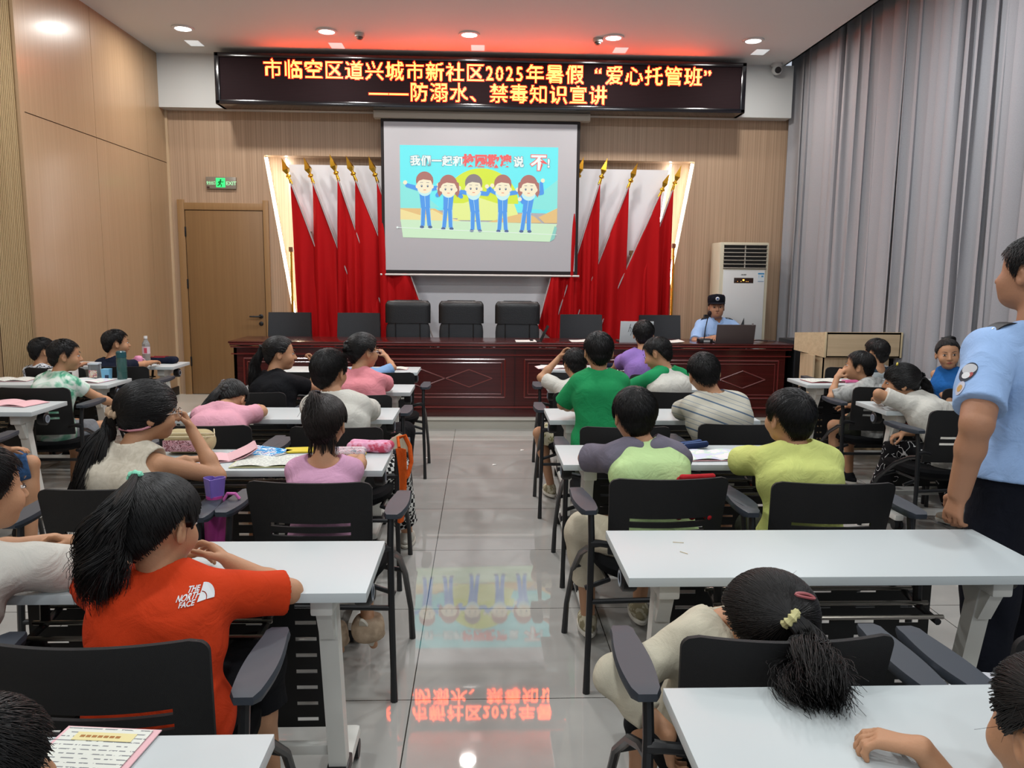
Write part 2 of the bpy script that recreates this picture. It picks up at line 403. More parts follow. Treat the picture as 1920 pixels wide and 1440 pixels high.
# ------------------------------------------------------------------ ceiling fittings
M_lampd = mat('lit_lamp_disc', '#ffffff', emit=(1, .98, .95), es=14)
M_rim = mat('lamp_rim', '#d8d8d8', .5)
def downlight(x, y, lab, grp='round downlights over the stage'):
    t = thing('downlight', lab, 'ceiling light', (x, y, CZ), 0, grp)
    m = MB(); m.lathe([(.075, 0), (.108, -.002), (.105, -.012), (.08, -.014), (.074, -.004)], n=28); m.build('trim_ring', M_rim, t)
    m = MB(); m.lathe([(.076, -.010), (.07, -.013), (.0, -.013)], n=28); m.build('lamp_disc', M_lampd, t)
    lamp(x, y, CZ - .02, LAMP_W * .8)
names = ['leftmost in the row, near the panelled wall', 'second from the left, above the Chinese sign', 'middle one, above the centre of the sign', 'second from the right, beside a smoke detector', 'rightmost in the row, near the security camera']
for x, nm in zip((-2.954, -1.544, -.124, 1.332, 2.765), names): downlight(x, 8.34, 'round white downlight, ' + nm)
for (y, k, wt) in ((5.7, 1.28, 0), (2.9, .85, 0), (.3, .62, 0), (-2.2, .8, 0)):
    for x in (-2.6, -.1, 2.4): lamp(x, y, CZ - .02, LAMP_W * 1.5 * k, .3, (.96, .985, 1))
M_sq = mat('square_lamp_pane', '#e9eeef', emit=(.86, .92, .93), es=.62)  # pale lit patches on the ceiling, added as weakly emissive squares
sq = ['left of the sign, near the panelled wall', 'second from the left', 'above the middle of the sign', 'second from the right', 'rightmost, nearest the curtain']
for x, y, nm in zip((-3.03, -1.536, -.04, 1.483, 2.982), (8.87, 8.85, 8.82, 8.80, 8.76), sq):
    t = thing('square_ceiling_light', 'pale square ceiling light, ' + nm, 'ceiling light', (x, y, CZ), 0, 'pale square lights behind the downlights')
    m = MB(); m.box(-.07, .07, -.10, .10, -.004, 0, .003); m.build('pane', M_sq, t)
for x, y, nm in ((-1.227, 8.40, 'left, between two downlights'), (1.181, 8.40, 'right, touching the glow of a downlight')):
    t = thing('smoke_detector', 'small round grey ceiling detector, ' + nm, 'detector', (x, y, CZ), 0, 'ceiling detectors')
    m = MB(); m.lathe([(.05, 0), (.052, -.02), (.045, -.035), (.0, -.035)]); m.build('base', mat('grey_white_plastic', '#b9b5ae', .5), t)
    m = MB(); m.lathe([(.032, -.03), (.034, -.05), (.02, -.062), (0, -.064)]); m.build('sensor_head', mat('detector_metal', '#6f6a66', .3, .6), t)
t = thing('security_camera', 'small white turret security camera at the ceiling corner near the curtain', 'camera', (3.33, 9.19, CZ))
m = MB(); m.lathe([(.06, 0), (.062, -.03), (.05, -.04), (0, -.04)]); m.build('base', M_white, t)
m = MB(); m.ell((0, -.01, -.075), (.06, .06, .055)); h = m.build('camera_head', M_white, t)
m = MB(); m.lathe([(.036, 0), (.034, .012), (.0, .014)], (-.005, -.055, -.085), 18, rot(0, 0) @ Matrix.Rotation(radians(110), 3, 'X')); m.build('lens', M_blk, h)

# ------------------------------------------------------------------ LED message board
bd = thing('led_sign', 'long black electronic message board with glowing red and yellow Chinese text above the stage', 'sign', (0, 9.28, 3.36))
m = MB(); x0, x1, z0, z1 = -2.875, 2.925, 0, .54
for a in ((x0, x1, z0, z0 + .05), (x0, x1, z1 - .05, z1), (x0, x0 + .055, z0, z1), (x1 - .055, x1, z0, z1)): m.box(a[0], a[1], -.29, 0, a[2], a[3], .012)
m.build('frame', mat('gloss_black_frame', '#0a0c12', .18, coat=.5), bd)
def ledp(t):
    v = t.obj(); sp = t.add('ShaderNodeSeparateXYZ'); t.link(v, sp.inputs[0])
    a = t.add('ShaderNodeMath', operation='PINGPONG'); t.link(sp.outputs[2], a.inputs[0]); a.inputs[1].default_value = .0045
    t.link(t.ramp(a.outputs[0], [(0, '#120a0c'), (1, '#231719')]), t.b.inputs['Base Color'])
    m2 = t.add('ShaderNodeMath', operation='MULTIPLY'); t.link(a.outputs[0], m2.inputs[0]); m2.inputs[1].default_value = 200
    t.link(t.ramp(m2.outputs[0], [(.1, '#120a0c'), (.8, '#281b1e')]), t.b.inputs['Base Color'])
m = MB(); m.box(x0 + .05, x1 - .05, -.272, -.05, z0 + .045, z1 - .045); m.build('led_panel', pmat('led_matrix', ledp, .85, .12), bd)
M_dot = mat('lit_led_dot', '#000000', emit=(1, .075, .014), es=LED_E)
M_dot2 = mat('lit_led_dot_rim', '#000000', emit=(1, .012, .008), es=1.8)  # red bloom around the characters, drawn as wider emissive squares
def raster(ch, N=24):
    vs, fs = text_geo(ch); g = np.zeros((N, N), bool)
    if not vs: return g
    S = 3; M = N * S
    xs = (np.arange(M) + .5) / M * 1.0; zs = (np.arange(M) + .5) / M * 1.0 - .13
    X, Z = np.meshgrid(xs, zs, indexing='ij'); cov = np.zeros((M, M), bool)
    P = np.array([(v.x, v.y) for v in vs])
    for f in fs:
        for k in range(1, len(f) - 1):
            a, b, c = P[f[0]], P[f[k]], P[f[k + 1]]
            mn = np.minimum(np.minimum(a, b), c); mx = np.maximum(np.maximum(a, b), c)
            i0, i1 = np.searchsorted(xs, [mn[0], mx[0]]); j0, j1 = np.searchsorted(zs, [mn[1], mx[1]])
            if i1 <= i0 or j1 <= j0: continue
            x = X[i0:i1, j0:j1]; z = Z[i0:i1, j0:j1]
            s1 = (b[0] - a[0]) * (z - a[1]) - (b[1] - a[1]) * (x - a[0]); s2 = (c[0] - b[0]) * (z - b[1]) - (c[1] - b[1]) * (x - b[0]); s3 = (a[0] - c[0]) * (z - c[1]) - (a[1] - c[1]) * (x - c[0])
            cov[i0:i1, j0:j1] |= ((s1 >= 0) & (s2 >= 0) & (s3 >= 0)) | ((s1 <= 0) & (s2 <= 0) & (s3 <= 0))
    return cov.reshape(N, S, N, S).sum((1, 3)) >= 3
PITCHC = .2185
def led_line(txt, x, zb, halfset='0123456789'):
    md = MB(); mr = MB(); p = PITCHC / 24 * .96
    for ch in txt:
        half = ch in halfset; wch = PITCHC / 2 if half else PITCHC
        ch2 = ch; ox = 0
        g = raster(ch2)
        if half: ox = .0
        if ch == '“': ox = PITCHC * .45 if g[:12].any() and not g[14:].any() else 0
        if ch == '”': ox = 0 if g[:12].any() else -PITCHC * .45
        I, J = np.nonzero(g)
        if half: I = I * .82
        for i, j in zip(I, J):
            cx = x + ox + (i + .5) * p; cz = zb + (j + .5) * p
            hs = p * .5
            md.add([(cx - hs, -.2745, cz - hs), (cx + hs, -.2745, cz - hs), (cx + hs, -.2745, cz + hs), (cx - hs, -.2745, cz + hs)], [(0, 1, 2, 3)])
            hs = p * 1.25
            mr.add([(cx - hs, -.2732, cz - hs), (cx + hs, -.2732, cz - hs), (cx + hs, -.2732, cz + hs), (cx - hs, -.2732, cz + hs)], [(0, 1, 2, 3)])
        x += wch
    return md, mr
for txt, x, z in (('市临空区道兴城市新社区2025年暑假“爱心托管班”', -2.36, .275), ('——防溺水、禁毒知识宣讲', -1.225, .06)):
    a, b = led_line(txt, x, z); tag(a.build('lit_text', M_dot, bd, False, False), 'glowing yellow LED characters'); tag(b.build('lit_text_edge', M_dot2, bd, False, False), 'red glow around the LED characters')

# ------------------------------------------------------------------ projector screen
YS = 9.20; SC = (YS - 0) / 9.32
def sz(z): return 1.555 + (z - 1.555) * SC
ps = thing('projector_screen', 'pull-down projector screen with black border showing a cartoon slide of five children', 'screen', (0, YS, 0))
m = MB(); m.box(-1.20, 1.225, -.05, .06, sz(3.30), 3.36, .008); m.build('screen_case', mat('case_grey', '#a39a8d', .5), ps)
m = MB(); m.box(-1.126, 1.118, -.002, .002, sz(1.565), sz(3.30)); m.build('screen_border', mat('matte_black_border', '#1a1416', .8), ps)
m = MB(); m.box(-1.092, 1.083, -.004, -.0022, sz(1.603), sz(3.268)); m.build('screen_fabric', mat('screen_fabric', '#b4b4b8', .85, emit='#9da6b8', es=.06), ps)
m = MB(); m.tube([(-1.15, 0, sz(1.55)), (1.14, 0, sz(1.55))], .012, 10); m.build('bottom_bar', mat('bar_white', '#d9d6d2', .35), ps)
# slide: normalised coordinates u right 0..1, v up 0..1
ux0, ux1, vz0, vz1 = -.915 , .872, sz(1.945), sz(3.012)
def pj(name, col, e=.95): return mat('projected_' + name, tuple(c * .25 for c in lin(col)), .9, emit=col, es=e)
PC = ['cyan', '#74eef4', 'sky', '#8fe9e2', 'sun', '#d6ea4e', 'sun2', '#e7f39a', 'land', '#e6c487', 'land2', '#f2e2a2', 'sea', '#cfeeca', 'suit', '#5a9fec', 'suitd', '#3a77cf', 'bib', '#c8f1f2', 'face', '#f5edcf', 'hairr', '#b07a72', 'hairg', '#8f8486', 'line', '#5a6680', 'white', '#eefaf5', 'red', '#ef6b6b', 'outl', '#8aa0ab', 'shoe', '#5a6f9c', 'mouth', '#e58a70', 'teal', '#8fcfc4']
mats_ = [pj(PC[i], PC[i + 1]) for i in range(0, len(PC), 2)]; mi = {PC[i]: i // 2 for i in range(0, len(PC), 2)}
S = MB(); lay = [0]
def sp_(u, v, l): return (ux0 + (ux1 - ux0) * u, -.0045 - l * .0004, vz0 + (vz1 - vz0) * v)
AR = (vz1 - vz0) / (ux1 - ux0)
def P(col, pts, l): S.m = mi[col]; S.add([sp_(u, v, l) for u, v in pts], [tuple(range(len(pts)))])
def E_(col, u, v, ru, rv, l, a0=0, a1=2 * pi, n=28, tilt=0):
    pts = []
    for i in range(n):
        a = a0 + (a1 - a0) * i / (n - (0 if a1 - a0 > 6.2 else 1)); x = ru * cos(a); y = rv * sin(a)
        pts.append((u + (x * cos(tilt) - y * sin(tilt) * 1), v + (x * sin(tilt) + y * cos(tilt)) / 1))
    P(col, pts, l)
def seg(col, a, b, w1, w2, l):
    d = ((b[0] - a[0]), (b[1] - a[1]) * AR); L = sqrt(d[0] ** 2 + d[1] ** 2) or 1; n = (-d[1] / L, d[0] / L / AR)
    P(col, [(a[0] + n[0] * w1, a[1] + n[1] * w1), (b[0] + n[0] * w2, b[1] + n[1] * w2), (b[0] - n[0] * w2, b[1] - n[1] * w2), (a[0] - n[0] * w1, a[1] - n[1] * w1)], l)
P('cyan', [(0, .33), (0, 1), (1, 1), (1, .3)], 0)
P('sky', [(0, .33), (0, .62), (.1, .55), (.25, .35)], 1); P('sky', [(1, .33), (1, .66), (.88, .5), (.8, .35)], 1)
P('sun2', [(.26, .24), (.3, .5), (.5, .56), (.7, .5), (.76, .24)], 1.2)
E_('sun', .515, .40, .235, .37, 2, 0, pi); P('sun2', [(.36, .22), (.4, .40), (.5, .46), (.62, .40), (.68, .22)], 2.4)
P('land', [(.0, .34), (.22, .34), (.28, .28), (.26, .2), (0, .2)], 3); P('land', [(.55, .2), (.7, .27), (.80, .31), (.86, .26), (.9, .2)], 3); P('land', [(.88, .26), (1, .36), (1, .2), (.92, .2)], 3)
P('land2', [(0, .33), (.12, .27), (.3, .2), (0, .2)], 3.5); P('land2', [(.2, .33), (.27, .27), (.4, .2), (.1, .2)], 3.4)
P('sea', [(0, .22), (1, .19), (.955, 0), (.015, .03)], 4); P('teal', [(1, .15), (.985, .03), (.955, 0), (.985, .17)], 5)
def kid(u, hv, fy, hair, girl, armL, armR, lean=0):
    top = fy + .16 * 2 + .04; bu = u - lean
    for s in (-1, 1):
        seg('suit', (bu + s * .014, .31 + fy), (bu + s * .022 - lean * .8, .10 + fy), .015, .013, 8); seg('bib', (bu + s * .026, .31 + fy), (bu + s * .034 - lean * .8, .11 + fy), .0012, .0012, 8.4)
        E_('shoe', bu + s * .026 - lean * .8, .088 + fy, .014, .014, 8.2)
    P('suit', [(bu - .028, .29 + fy), (bu + .028, .29 + fy), (u + .032, .42 + fy), (u + .04, .5 + fy), (u - .04, .5 + fy), (u - .032, .42 + fy)], 9)
    seg('bib', (bu, .3 + fy), (u, .42 + fy), .001, .001, 9.2)
    for s, pts in ((-1, armL), (1, armR)):
        prev = (u + s * .036, .49 + fy); w = .015
        for q in pts: seg('suit', prev, q, w, w - .002, 9.4); E_('suit', q[0], q[1], w - .002, (w - .002) / AR, 9.5); prev = q; w -= .002
        E_('face', prev[0] + (prev[0] - u) * .12, prev[1] + .03 * (1 if prev[1] > .5 else 0), .013, .022, 9.6)
    E_('bib', u, .5 + fy, .047, .085, 10, pi, 2 * pi); E_('suitd', u, .495 + fy, .01, .014, 10.3)
    h = 'hairg' if hair else 'hairr'; t = lean * 2.5
    if girl:
        for s in (-1, 1): P(h, [(u + s * .03, hv + .08), (u + s * .066, hv + .04), (u + s * .07, hv - .06), (u + s * .058, hv - .11), (u + s * .04, hv - .07)], 11.1)
    E_(h, u, hv + .03, .055, .098, 11); E_('face', u + lean * .3, hv - .018, .049, .086, 11.4)
    for s in (-1, 1): E_('face', u + s * .048, hv - .03, .009, .02, 11.2)
    P(h, [(u - .05, hv + .0), (u - .052, hv + .07), (u, hv + .115), (u + .052, hv + .07), (u + .05, hv + .0), (u + .038, hv + .035), (u - .01, hv + .045), (u - .035, hv + .03)], 11.8)
    for s in (-1, 1): E_('line', u + s * .019, hv - .025, .0055, .013, 12); seg('line', (u + s * .019 - .009, hv + .012), (u + s * .019 + .009, hv + .012), .0012, .0012, 12); E_('white', u + s * .019, hv - .02, .002, .004, 12.2)
    seg('mouth', (u - .008, hv - .066), (u + .008, hv - .066), .0022, .0022, 12)
kid(.155, .60, .055, 0, 0, [(.045, .58)], [(.235, .56)], -.004)
kid(.305, .57, .04, 0, 1, [(.235, .48), (.25, .52)], [(.385, .47), (.365, .53)], .004)
kid(.465, .58, .02, 1, 0, [(.38, .52)], [(.55, .50), (.57, .56)], -.008)
kid(.65, .58, .02, 0, 0, [(.56, .55)], [(.735, .52)])
kid(.815, .58, .02, 0, 1, [(.78, .42), (.765, .45)], [(.90, .52), (.895, .62)], .01)
seg('white', (-.025, .135), (1.0, .075), .0014, .0014, 13); E_('white', -.02, .135, .006, .01, 13)
def slide_text(txt, u, v, size, col, ol, l=14):
    for off, c, dl in ((.075, ol, 0), (.03, col, .6)):
        S.m = mi[c]; x = u
        for ch in txt: text_on(S, ch, sp_(x, v, l + dl), (1, 0, 0), (0, 0, 1), size, off); x += size / (ux1 - ux0) * 1.04
slide_text('我们一起和', .065, .80, .115, 'white', 'outl'); slide_text('校园欺凌', .395, .80, .135, 'red', 'red', 15); slide_text('说', .715, .80, .12, 'white', 'outl')
slide_text('不', .825, .775, .185, 'white', 'red', 15); slide_text('!', .93, .79, .13, 'white', 'outl')
tag(S.build('projected_slide', mats_, ps, False, False), 'bright cartoon slide with a yellow sun and five children in blue tracksuits')

# ------------------------------------------------------------------ flags
def flag(xt, zt_, slope, hoist, zb, lab, yy=9.3, post=None, sleeve=True, wob=0, bot=None):
    t = thing('flag', lab, 'flag', (xt, yy, PZ), 0, 'red flags on leaning gold-tipped poles')
    H = zt_ - PZ; P0 = lambda z: Vector(((H - z) * slope, 0, z))
    d = (P0(H) - P0(H - 1)).normalized()
    m = MB(); R = Vector((0, 0, 1)).rotation_difference(d).to_matrix()
    base = P0(H - .19)
    m.lathe([(.0, .20), (.014, .15), (.046, .055), (.014, .0), (.010, -.002)], base, 4, R @ rot(.6))
    sp2 = m.build('spear_finial', M_gold, t, False)
    m = MB(); m.lathe([(.012, .0), (.03, -.012), (.03, -.03), (.014, -.042), (.019, -.10), (.015, -.12), (.015, 0.01)], base, 16, R); m.build('finial_collar', M_gold, t)
    m = MB(); m.tube([P0(.02), base - d * .06], .010, 10); m.build('pole', mat('white_flag_pole', '#b9b4b4', .3, .3), t)
    s = 1 if slope > 0 else -1
    if sleeve:
        m = MB(); m.tube([base - d * .1 - Vector((0, .004, 0)), base - d * (.1 + hoist)], .019, 8, sq=.5); m.build('pole_sleeve', mat('clear_plastic_sleeve', '#cfc6c8', .25, trans=.35, alpha=1), t)
    zt0 = H - .26
    rr = random.Random(lab); f = [rr.uniform(2.2, 4.5) for _ in range(3)]; ph = [rr.uniform(0, 6) for _ in range(4)]
    def fn(u, v):
        zp = zt0 - u * hoist / sqrt(1 + slope * slope); x = (H - zp) * slope; x0 = (H - zt0) * slope
        lo = zb - PZ if bot is None else (zb - PZ) * (1 - u) + (bot - PZ) * u
        x = x0 + (x - x0) * 1.0
        z = zp + (min(lo, zp - .02) - zp) * v
        xx = x + s * wob * v * (1 - u) - s * .03 * v * sin(3 * u + ph[3])
        a = .005 + .045 * v ** .6
        y = a * (sin(u * f[0] * 5 + ph[0] + v * .6) + .5 * sin(u * f[1] * 9 + ph[1] - v)) - .012 + .01 * sin(7 * v + ph[2])
        return (xx, y, z)
    m = MB(); m.grid(fn, 44, 26); o = m.build('flag_cloth', M_red, t, True, False); sm = o.modifiers.new('thick', 'SOLIDIFY'); sm.thickness = .003
    if post:
        px_, pz_ = post; m = MB(); m.tube([(px_ - xt, .06, 0), (px_ - xt, .06, pz_ - PZ)], .014, 10); m.build('stand_post', M_gold, t)
        m = MB(); m.box(px_ - xt - .022, px_ - xt + .022, .038, .082, pz_ - PZ, pz_ - PZ + .055, .004); m.build('stand_cap', wood('brown_stand_cap', '#6b4526', '#7d5230', .5), t)
flag(-2.277, 2.862, .36, 1.55, .55, 'red flag nearest the wooden door, lit by the strip of light', 9.36, (-2.21, 1.80), wob=.02)
flag(-2.02, 2.868, .36, 1.6, .55, 'second red flag from the door, brown cap of its stand showing', 9.33, (-1.985, 1.98))
flag(-1.72, 2.90, .33, 1.6, .55, 'third red flag from the door, tallest tip of the left group', 9.30, (-1.70, 1.83))
flag(-1.535, 2.888, .40, 1.75, .6, 'fourth red flag from the door, close beside the third', 9.27)
flag(-1.275, 2.878, .35, 1.75, .6, 'red flag just left of the projector screen, partly hidden by it', 9.24, bot=1.22)
flag(1.17, 2.90, -.26, 1.95, .62, 'red flag just right of the projector screen, its tip half hidden', 9.24, bot=.98)
flag(1.447, 2.895, -.30, 1.7, .6, 'second red flag right of the projector screen', 9.27)
flag(1.807, 2.86, -.375, 1.6, .55, 'third red flag right of the projector screen, with a bare length of pole', 9.30, (1.77, 1.80))
flag(2.196, 2.765, -.43, 1.6, .55, 'lowest red flag right of the screen, its cloth glowing from the light behind', 9.33)
flag(2.33, 2.845, -.33, 1.5, .55, 'red flag nearest the air conditioner', 9.37, (2.29, 1.89))

# ------------------------------------------------------------------ stage desk
dk = thing('conference_desk', 'long dark red mahogany conference desk with diamond mouldings across the stage', 'desk', (.35, 8.2, PZ))
X0, X1 = -2.85, 2.85; YF = -.22; DH = .765
m = MB(); m.box(X0 + .03, X1 - .03, YF, YF + .03, 0, DH - .06); m.box(X0 + .03, X0 + .06, YF, .35, 0, DH - .06); m.box(X1 - .06, X1 - .03, YF, .35, 0, DH - .06); m.box(X0 + .03, X1 - .03, YF - .012, YF, 0, .085, .003)
m.build('front_panel', M_mahog, dk)
m = MB(); m.box(X0 - .01, X1 + .01, YF - .05, .38, DH - .022, DH, .008); m.box(X0, X1, YF - .035, .37, DH - .045, DH - .022, .006); m.build('desktop', M_mahog, dk)
m = MB()
for z, dy, h in ((DH - .028, .052, .006), (DH - .058, .03, .008), (DH - .13, .012, .006), (.10, .018, .01)): m.tube([(X0 + .01, YF - dy, z), (X1 - .01, YF - dy, z)], h, 8)
m.build('edge_moulding', M_mahl, dk)
for k in range(4):
    xa = X0 + .03 + k * 1.41; xb = xa + 1.41; m = MB()
    def fr(a, b, c, d, r): m.tube([(a, YF - .004, c), (b, YF - .004, c)], r, 6); m.tube([(a, YF - .004, d), (b, YF - .004, d)], r, 6); m.tube([(a, YF - .004, c), (a, YF - .004, d)], r, 6); m.tube([(b, YF - .004, c), (b, YF - .004, d)], r, 6)
    fr(xa + .10, xb - .10, .20, .59, .009); fr(xa + .135, xb - .135, .235, .555, .006)
    for c in (-.24, .24):
        cx = (xa + xb) / 2 + c; q = [(cx - .235, YF - .003, .395), (cx, YF - .003, .485), (cx + .235, YF - .003, .395), (cx, YF - .003, .305)]
        for a, b in zip(q, q[1:] + q[:1]): m.tube([a, b], .007, 6)
    m.build('panel_moulding', M_mahl, dk)
    if k: m = MB(); m.box(xa - .0015, xa + .0015, YF - .0135, YF + .01, 0, DH - .06); m.build('panel_joint', mat('dark_joint', '#160606', .8), dk)

# chairs behind the desk
M_lea = mat('black_leather', '#121417', .34, bump=120., bs=.15)
M_lea2 = mat('dark_grey_leather', '#25282c', .42, bump=120., bs=.15)
def exec_chair(x, y, rz, lab):
    t = thing('executive_chair', lab, 'chair', (x, y, PZ), rz, 'high-backed leather chairs behind the desk')
    def bk(z0, z1, wd, dp, off, nz=10):
        def fn(u, v):
            a = 2 * pi * u; z = z0 + (z1 - z0) * v; e = 4
            cs, sn = cos(a), sin(a); k = (abs(cs) ** e + abs(sn) ** e) ** (-1 / e)
            tp = max(0, (v - .78) / .22); sc = sqrt(max(0.0, 1 - tp ** 2 * .75)) if z1 > 1.1 else 1
            return (cs * k * wd * (1 - .12 * tp ** 2), off + sn * k * dp * max(sc * .95, .2) + .03 * (z - .5), z)
        return fn
    m = MB(); m.grid(bk(.50, .92, .245, .045, .0), 40, 8); m.box(-.22, .22, -.03, .06, .9, .93); m.build('backrest', M_lea2, t)
    m = MB(); m.grid(bk(.905, 1.15, .25, .06, -.005), 40, 12)
    m.box(-.16, .16, -.012, .045, 1.125, 1.158, .014); m.build('headrest', M_lea, t)
    m = MB(); 
    for s in (-1, 1): m.tube([(s * .135, -.048, .50), (s * .135, -.036, .91)], .006, 6)
    m.build('piping', M_lea, t)
    m = MB(); m.box(-.25, .25, -.48, -.02, .42, .52, .04); m.build('seat', M_lea, t)
    for s in (-1, 1):
        m = MB(); m.tube([(s * .27, -.05, .45), (s * .29, -.05, .66), (s * .29, -.38, .66), (s * .27, -.40, .45)], .02, 8); m.build('armrest', M_lea, t)
    m = MB(); m.tube([(0, -.24, .1), (0, -.24, .42)], .03, 10)
    for k in range(5): a = k * 2 * pi / 5; m.tube([(0, -.24, .11), (.28 * cos(a), -.24 + .28 * sin(a), .05)], .018, 8); m.ell((.28 * cos(a), -.24 + .28 * sin(a), .03), (.028, .02, .03))
    m.build('swivel_base', M_blk, t)
exec_chair(-.805, 8.82, 0.0, 'high-backed black leather chair behind the desk, left of the three in the middle')
exec_chair(-.215, 8.82, .0, 'high-backed black leather chair behind the desk, centre of the three')
exec_chair(.41, 8.80, -.05, 'high-backed black leather chair behind the desk, right of the three, next to the tablet')
def meet_chair(x, y, lab):
    t = thing('meeting_chair', lab, 'chair', (x, y, PZ), 0, 'low square-backed chairs behind the desk')
    m = MB(); X = rot(0, -.10)
    m.grid(lambda u, v: (-.235 + .47 * u + .012 * (u - .5) * 2 * (1 - v), .02 + .03 * (2 * u - 1) ** 2 * -1 + .05 * v, .50 + .51 * v), 10, 8, .03); m.build('backrest', mat('charcoal_leather', '#1c1f24', .5, bump=150., bs=.1), t)
    m = MB(); m.box(-.235, .235, -.44, -.0, .43, .48, .02); m.build('seat', M_lea, t)
    for s in (-1, 1):
        m = MB(); m.tube([(s * .25, .06, .02), (s * .25, .02, .45), (s * .25, .0, .64), (s * .25, -.35, .64), (s * .25, -.40, .02)], .013, 8); m.build('leg_frame', M_tube, t)
for x, lab in ((-2.10, 'square-backed dark chair behind the desk nearest the wooden door'), (-1.345, 'square-backed dark chair behind the desk, second from the door'), (1.125, 'square-backed dark chair behind the desk, left of the white laptop'), (2.01, 'square-backed dark chair behind the desk, between white laptop and microphone'), (2.80, 'square-backed dark chair behind the seated officer')):
    meet_chair(x, 8.78 if x < 2.5 else 8.98, lab)

# things on the desk
ZD = PZ + DH
def laptop(x, y, rz, wd, hh, colm, lab, logo=None):
    t = thing('laptop', lab, 'laptop', (x, y, ZD), rz)
    m = MB(); m.box(-wd / 2, wd / 2, 0, .22, 0, .014, .004); m.build('keyboard_base', mat('laptop_base', '#3a3a3c', .4), t)
    m = MB(); R = rot(0, -.22)
    m.box(-wd / 2, wd / 2, -.004, .004, 0, hh, .003); m.v = [tuple(R @ Vector(v)) for v in m.v]; lid = m.build('screen_lid', colm, t)
    if logo:
        m = MB(); logo(m, R); m.build('logo', mat('logo_ink', '#1c1d20', .4) if wd < .36 else mat('logo_pale', '#8d8583', .4), lid)
def hplogo(m, R):
    for pts in (((-.045, .20), (-.056, .155), (-.066, .115)), ((-.056, .155), (-.042, .163), (-.038, .15), (-.045, .115)), ((-.018, .165), (-.026, .13), (-.040, .078)), ((-.018, .163), (-.002, .163), (-.002, .14), (-.012, .118), (-.026, .118))):
        m.tube([R @ Vector((a - .02, -.0055, b)) for a, b in pts], .0022, 4)
def stlogo(m, R):
    m.v += []; m.grid(lambda u, v: R @ Vector((.155 + .018 * u, -.0052, .195 + .022 * v)), 1, 1)
laptop(1.60, 8.07, 0, .34, .225, mat('silver_white_lid', '#c4ccd0', .35), 'open white laptop with a slanted two-letter logo on its lid, on the long desk', hplogo)
laptop(2.615, 8.02, 0, .40, .20, mat('bronze_grey_lid', '#4b4140', .4), 'open brown-grey laptop in front of the seated officer', stlogo)
t = thing('desk_microphone', 'black gooseneck microphone on the desk beside the seated officer', 'microphone', (2.33, 8.10, ZD))
m = MB(); m.box(-.07, .07, -.06, .07, 0, .04, .01); m.build('base', M_blk, t)
m = MB(); m.box(-.03, .035, -.0625, -.060, .008, .03); m.build('display_label', mat('mic_label', '#9fa0a0', .4), t)
m = MB(); m.tube([(-.01, 0, .04), (.0, 0, .15), (.02, -.0, .26), (.03, -.01, .29)], .005, 8); m.build('gooseneck', M_blk, t)
m = MB(); m.ell((.033, -.012, .305), (.022, .022, .026)); m.build('foam_windscreen', mat('foam_red_black', '#1f0d10', .95), t)
t = thing('tablet', 'thin dark tablet tilted back on a stand beside the right leather chair', 'tablet', (.62, 8.15, ZD))
m = MB(); m.box(-.004, .004, -.1, .1, 0, .18, .002, rot(0, 0, .45), (0, 0, 0)); m.build('screen', M_blk, t)
m = MB(); m.box(-.11, .0, -.08, .1, 0, .008, .003); m.build('stand', M_blk, t)
M_paper = mat('white_paper', '#d9d9d4', .8)
for x, y, lab in ((.46, 8.1, 'white sheet of paper on the desk by the right leather chair'), (1.03, 8.14, 'white papers on the desk left of the white laptop'), (1.98, 8.12, 'white papers on the desk right of the white laptop')):
    m = MB(); m.grid(lambda u, v: (x - .1 + .21 * u, y - .13 + .26 * v, ZD + .004 + .014 * (u ** 3) * (1 if x > 1 else .2)), 6, 6, .002); tag(m.build('paper_sheet', M_paper), lab, 'paper', 'papers on the long desk')

# ------------------------------------------------------------------ floor standing air conditioner
ac = thing('air_conditioner', 'tall cream floor-standing air conditioner with louvred top in the right corner', 'air conditioner', (3.0, 9.0, PZ))
M_cream = mat('cream_plastic', '#c5bda6', .4); M_acw = mat('white_gloss_plastic', '#d2d3d2', .25, coat=.3)
m = MB(); m.box(-.28, .285, 0, .36, 0, 1.835, .018); m.build('cabinet', M_cream, ac)
m = MB(); m.box(-.235, .245, -.012, .01, .70, 1.525, .006); fp = m.build('front_panel', M_acw, ac)
m = MB(); m.box(-.24, .22, -.010, .01, .03, .69, .006); m.build('lower_panel', M_acw, ac)
m = MB(); m.box(-.235, .255, -.004, .006, 1.535, 1.80); m.build('grille_opening', mat('grille_dark', '#0c0b0a', .8), ac)
m = MB()
for i in range(7): z = 1.54 + i * .0433; m.box(-.24, .26, -.02, .002, z, z + .007, .002, rot(0, .35)); 
m.box(.0, .012, -.014, 0, 1.54, 1.80); m.build('louvre', mat('louvre_grey', '#a7a195', .4), ac)
m = MB(); m.box(-.11, .115, -.0135, -.010, 1.375, 1.435, .002); m.build('display', mat('display_glass', '#2e1d16', .1), fp)
for x in (-.07, -.03, .03, .05): m = MB(); m.box(x, x + .005, -.0145, -.0125, 1.39, 1.396); m.build('indicator_light', mat('amber_led', '#e09a40', emit=(1, .5, .1), es=2.5), fp)
m = MB(); m.box(-.01, .01, -.0145, -.0125, 1.40, 1.418)
m.build('display_digits', mat('amber_led', '#e09a40', emit=(1, .5, .1), es=2.5), fp)
m = MB(); m.box(.165, .235, -.0135, -.011, 1.395, 1.495); m.build('energy_label', mat('label_white', '#ccd6da', .5), fp)
m = MB(); m.box(.165, .235, -.0142, -.013, 1.475, 1.492); m.box(.205, .228, -.0142, -.013, 1.445, 1.462); m.box(.165, .235, -.0142, -.013, 1.395, 1.399); m.box(.175, .178, -.0142, -.013, 1.44, 1.465); m.build('label_print', mat('label_blue', '#3d86b5', .5), fp)
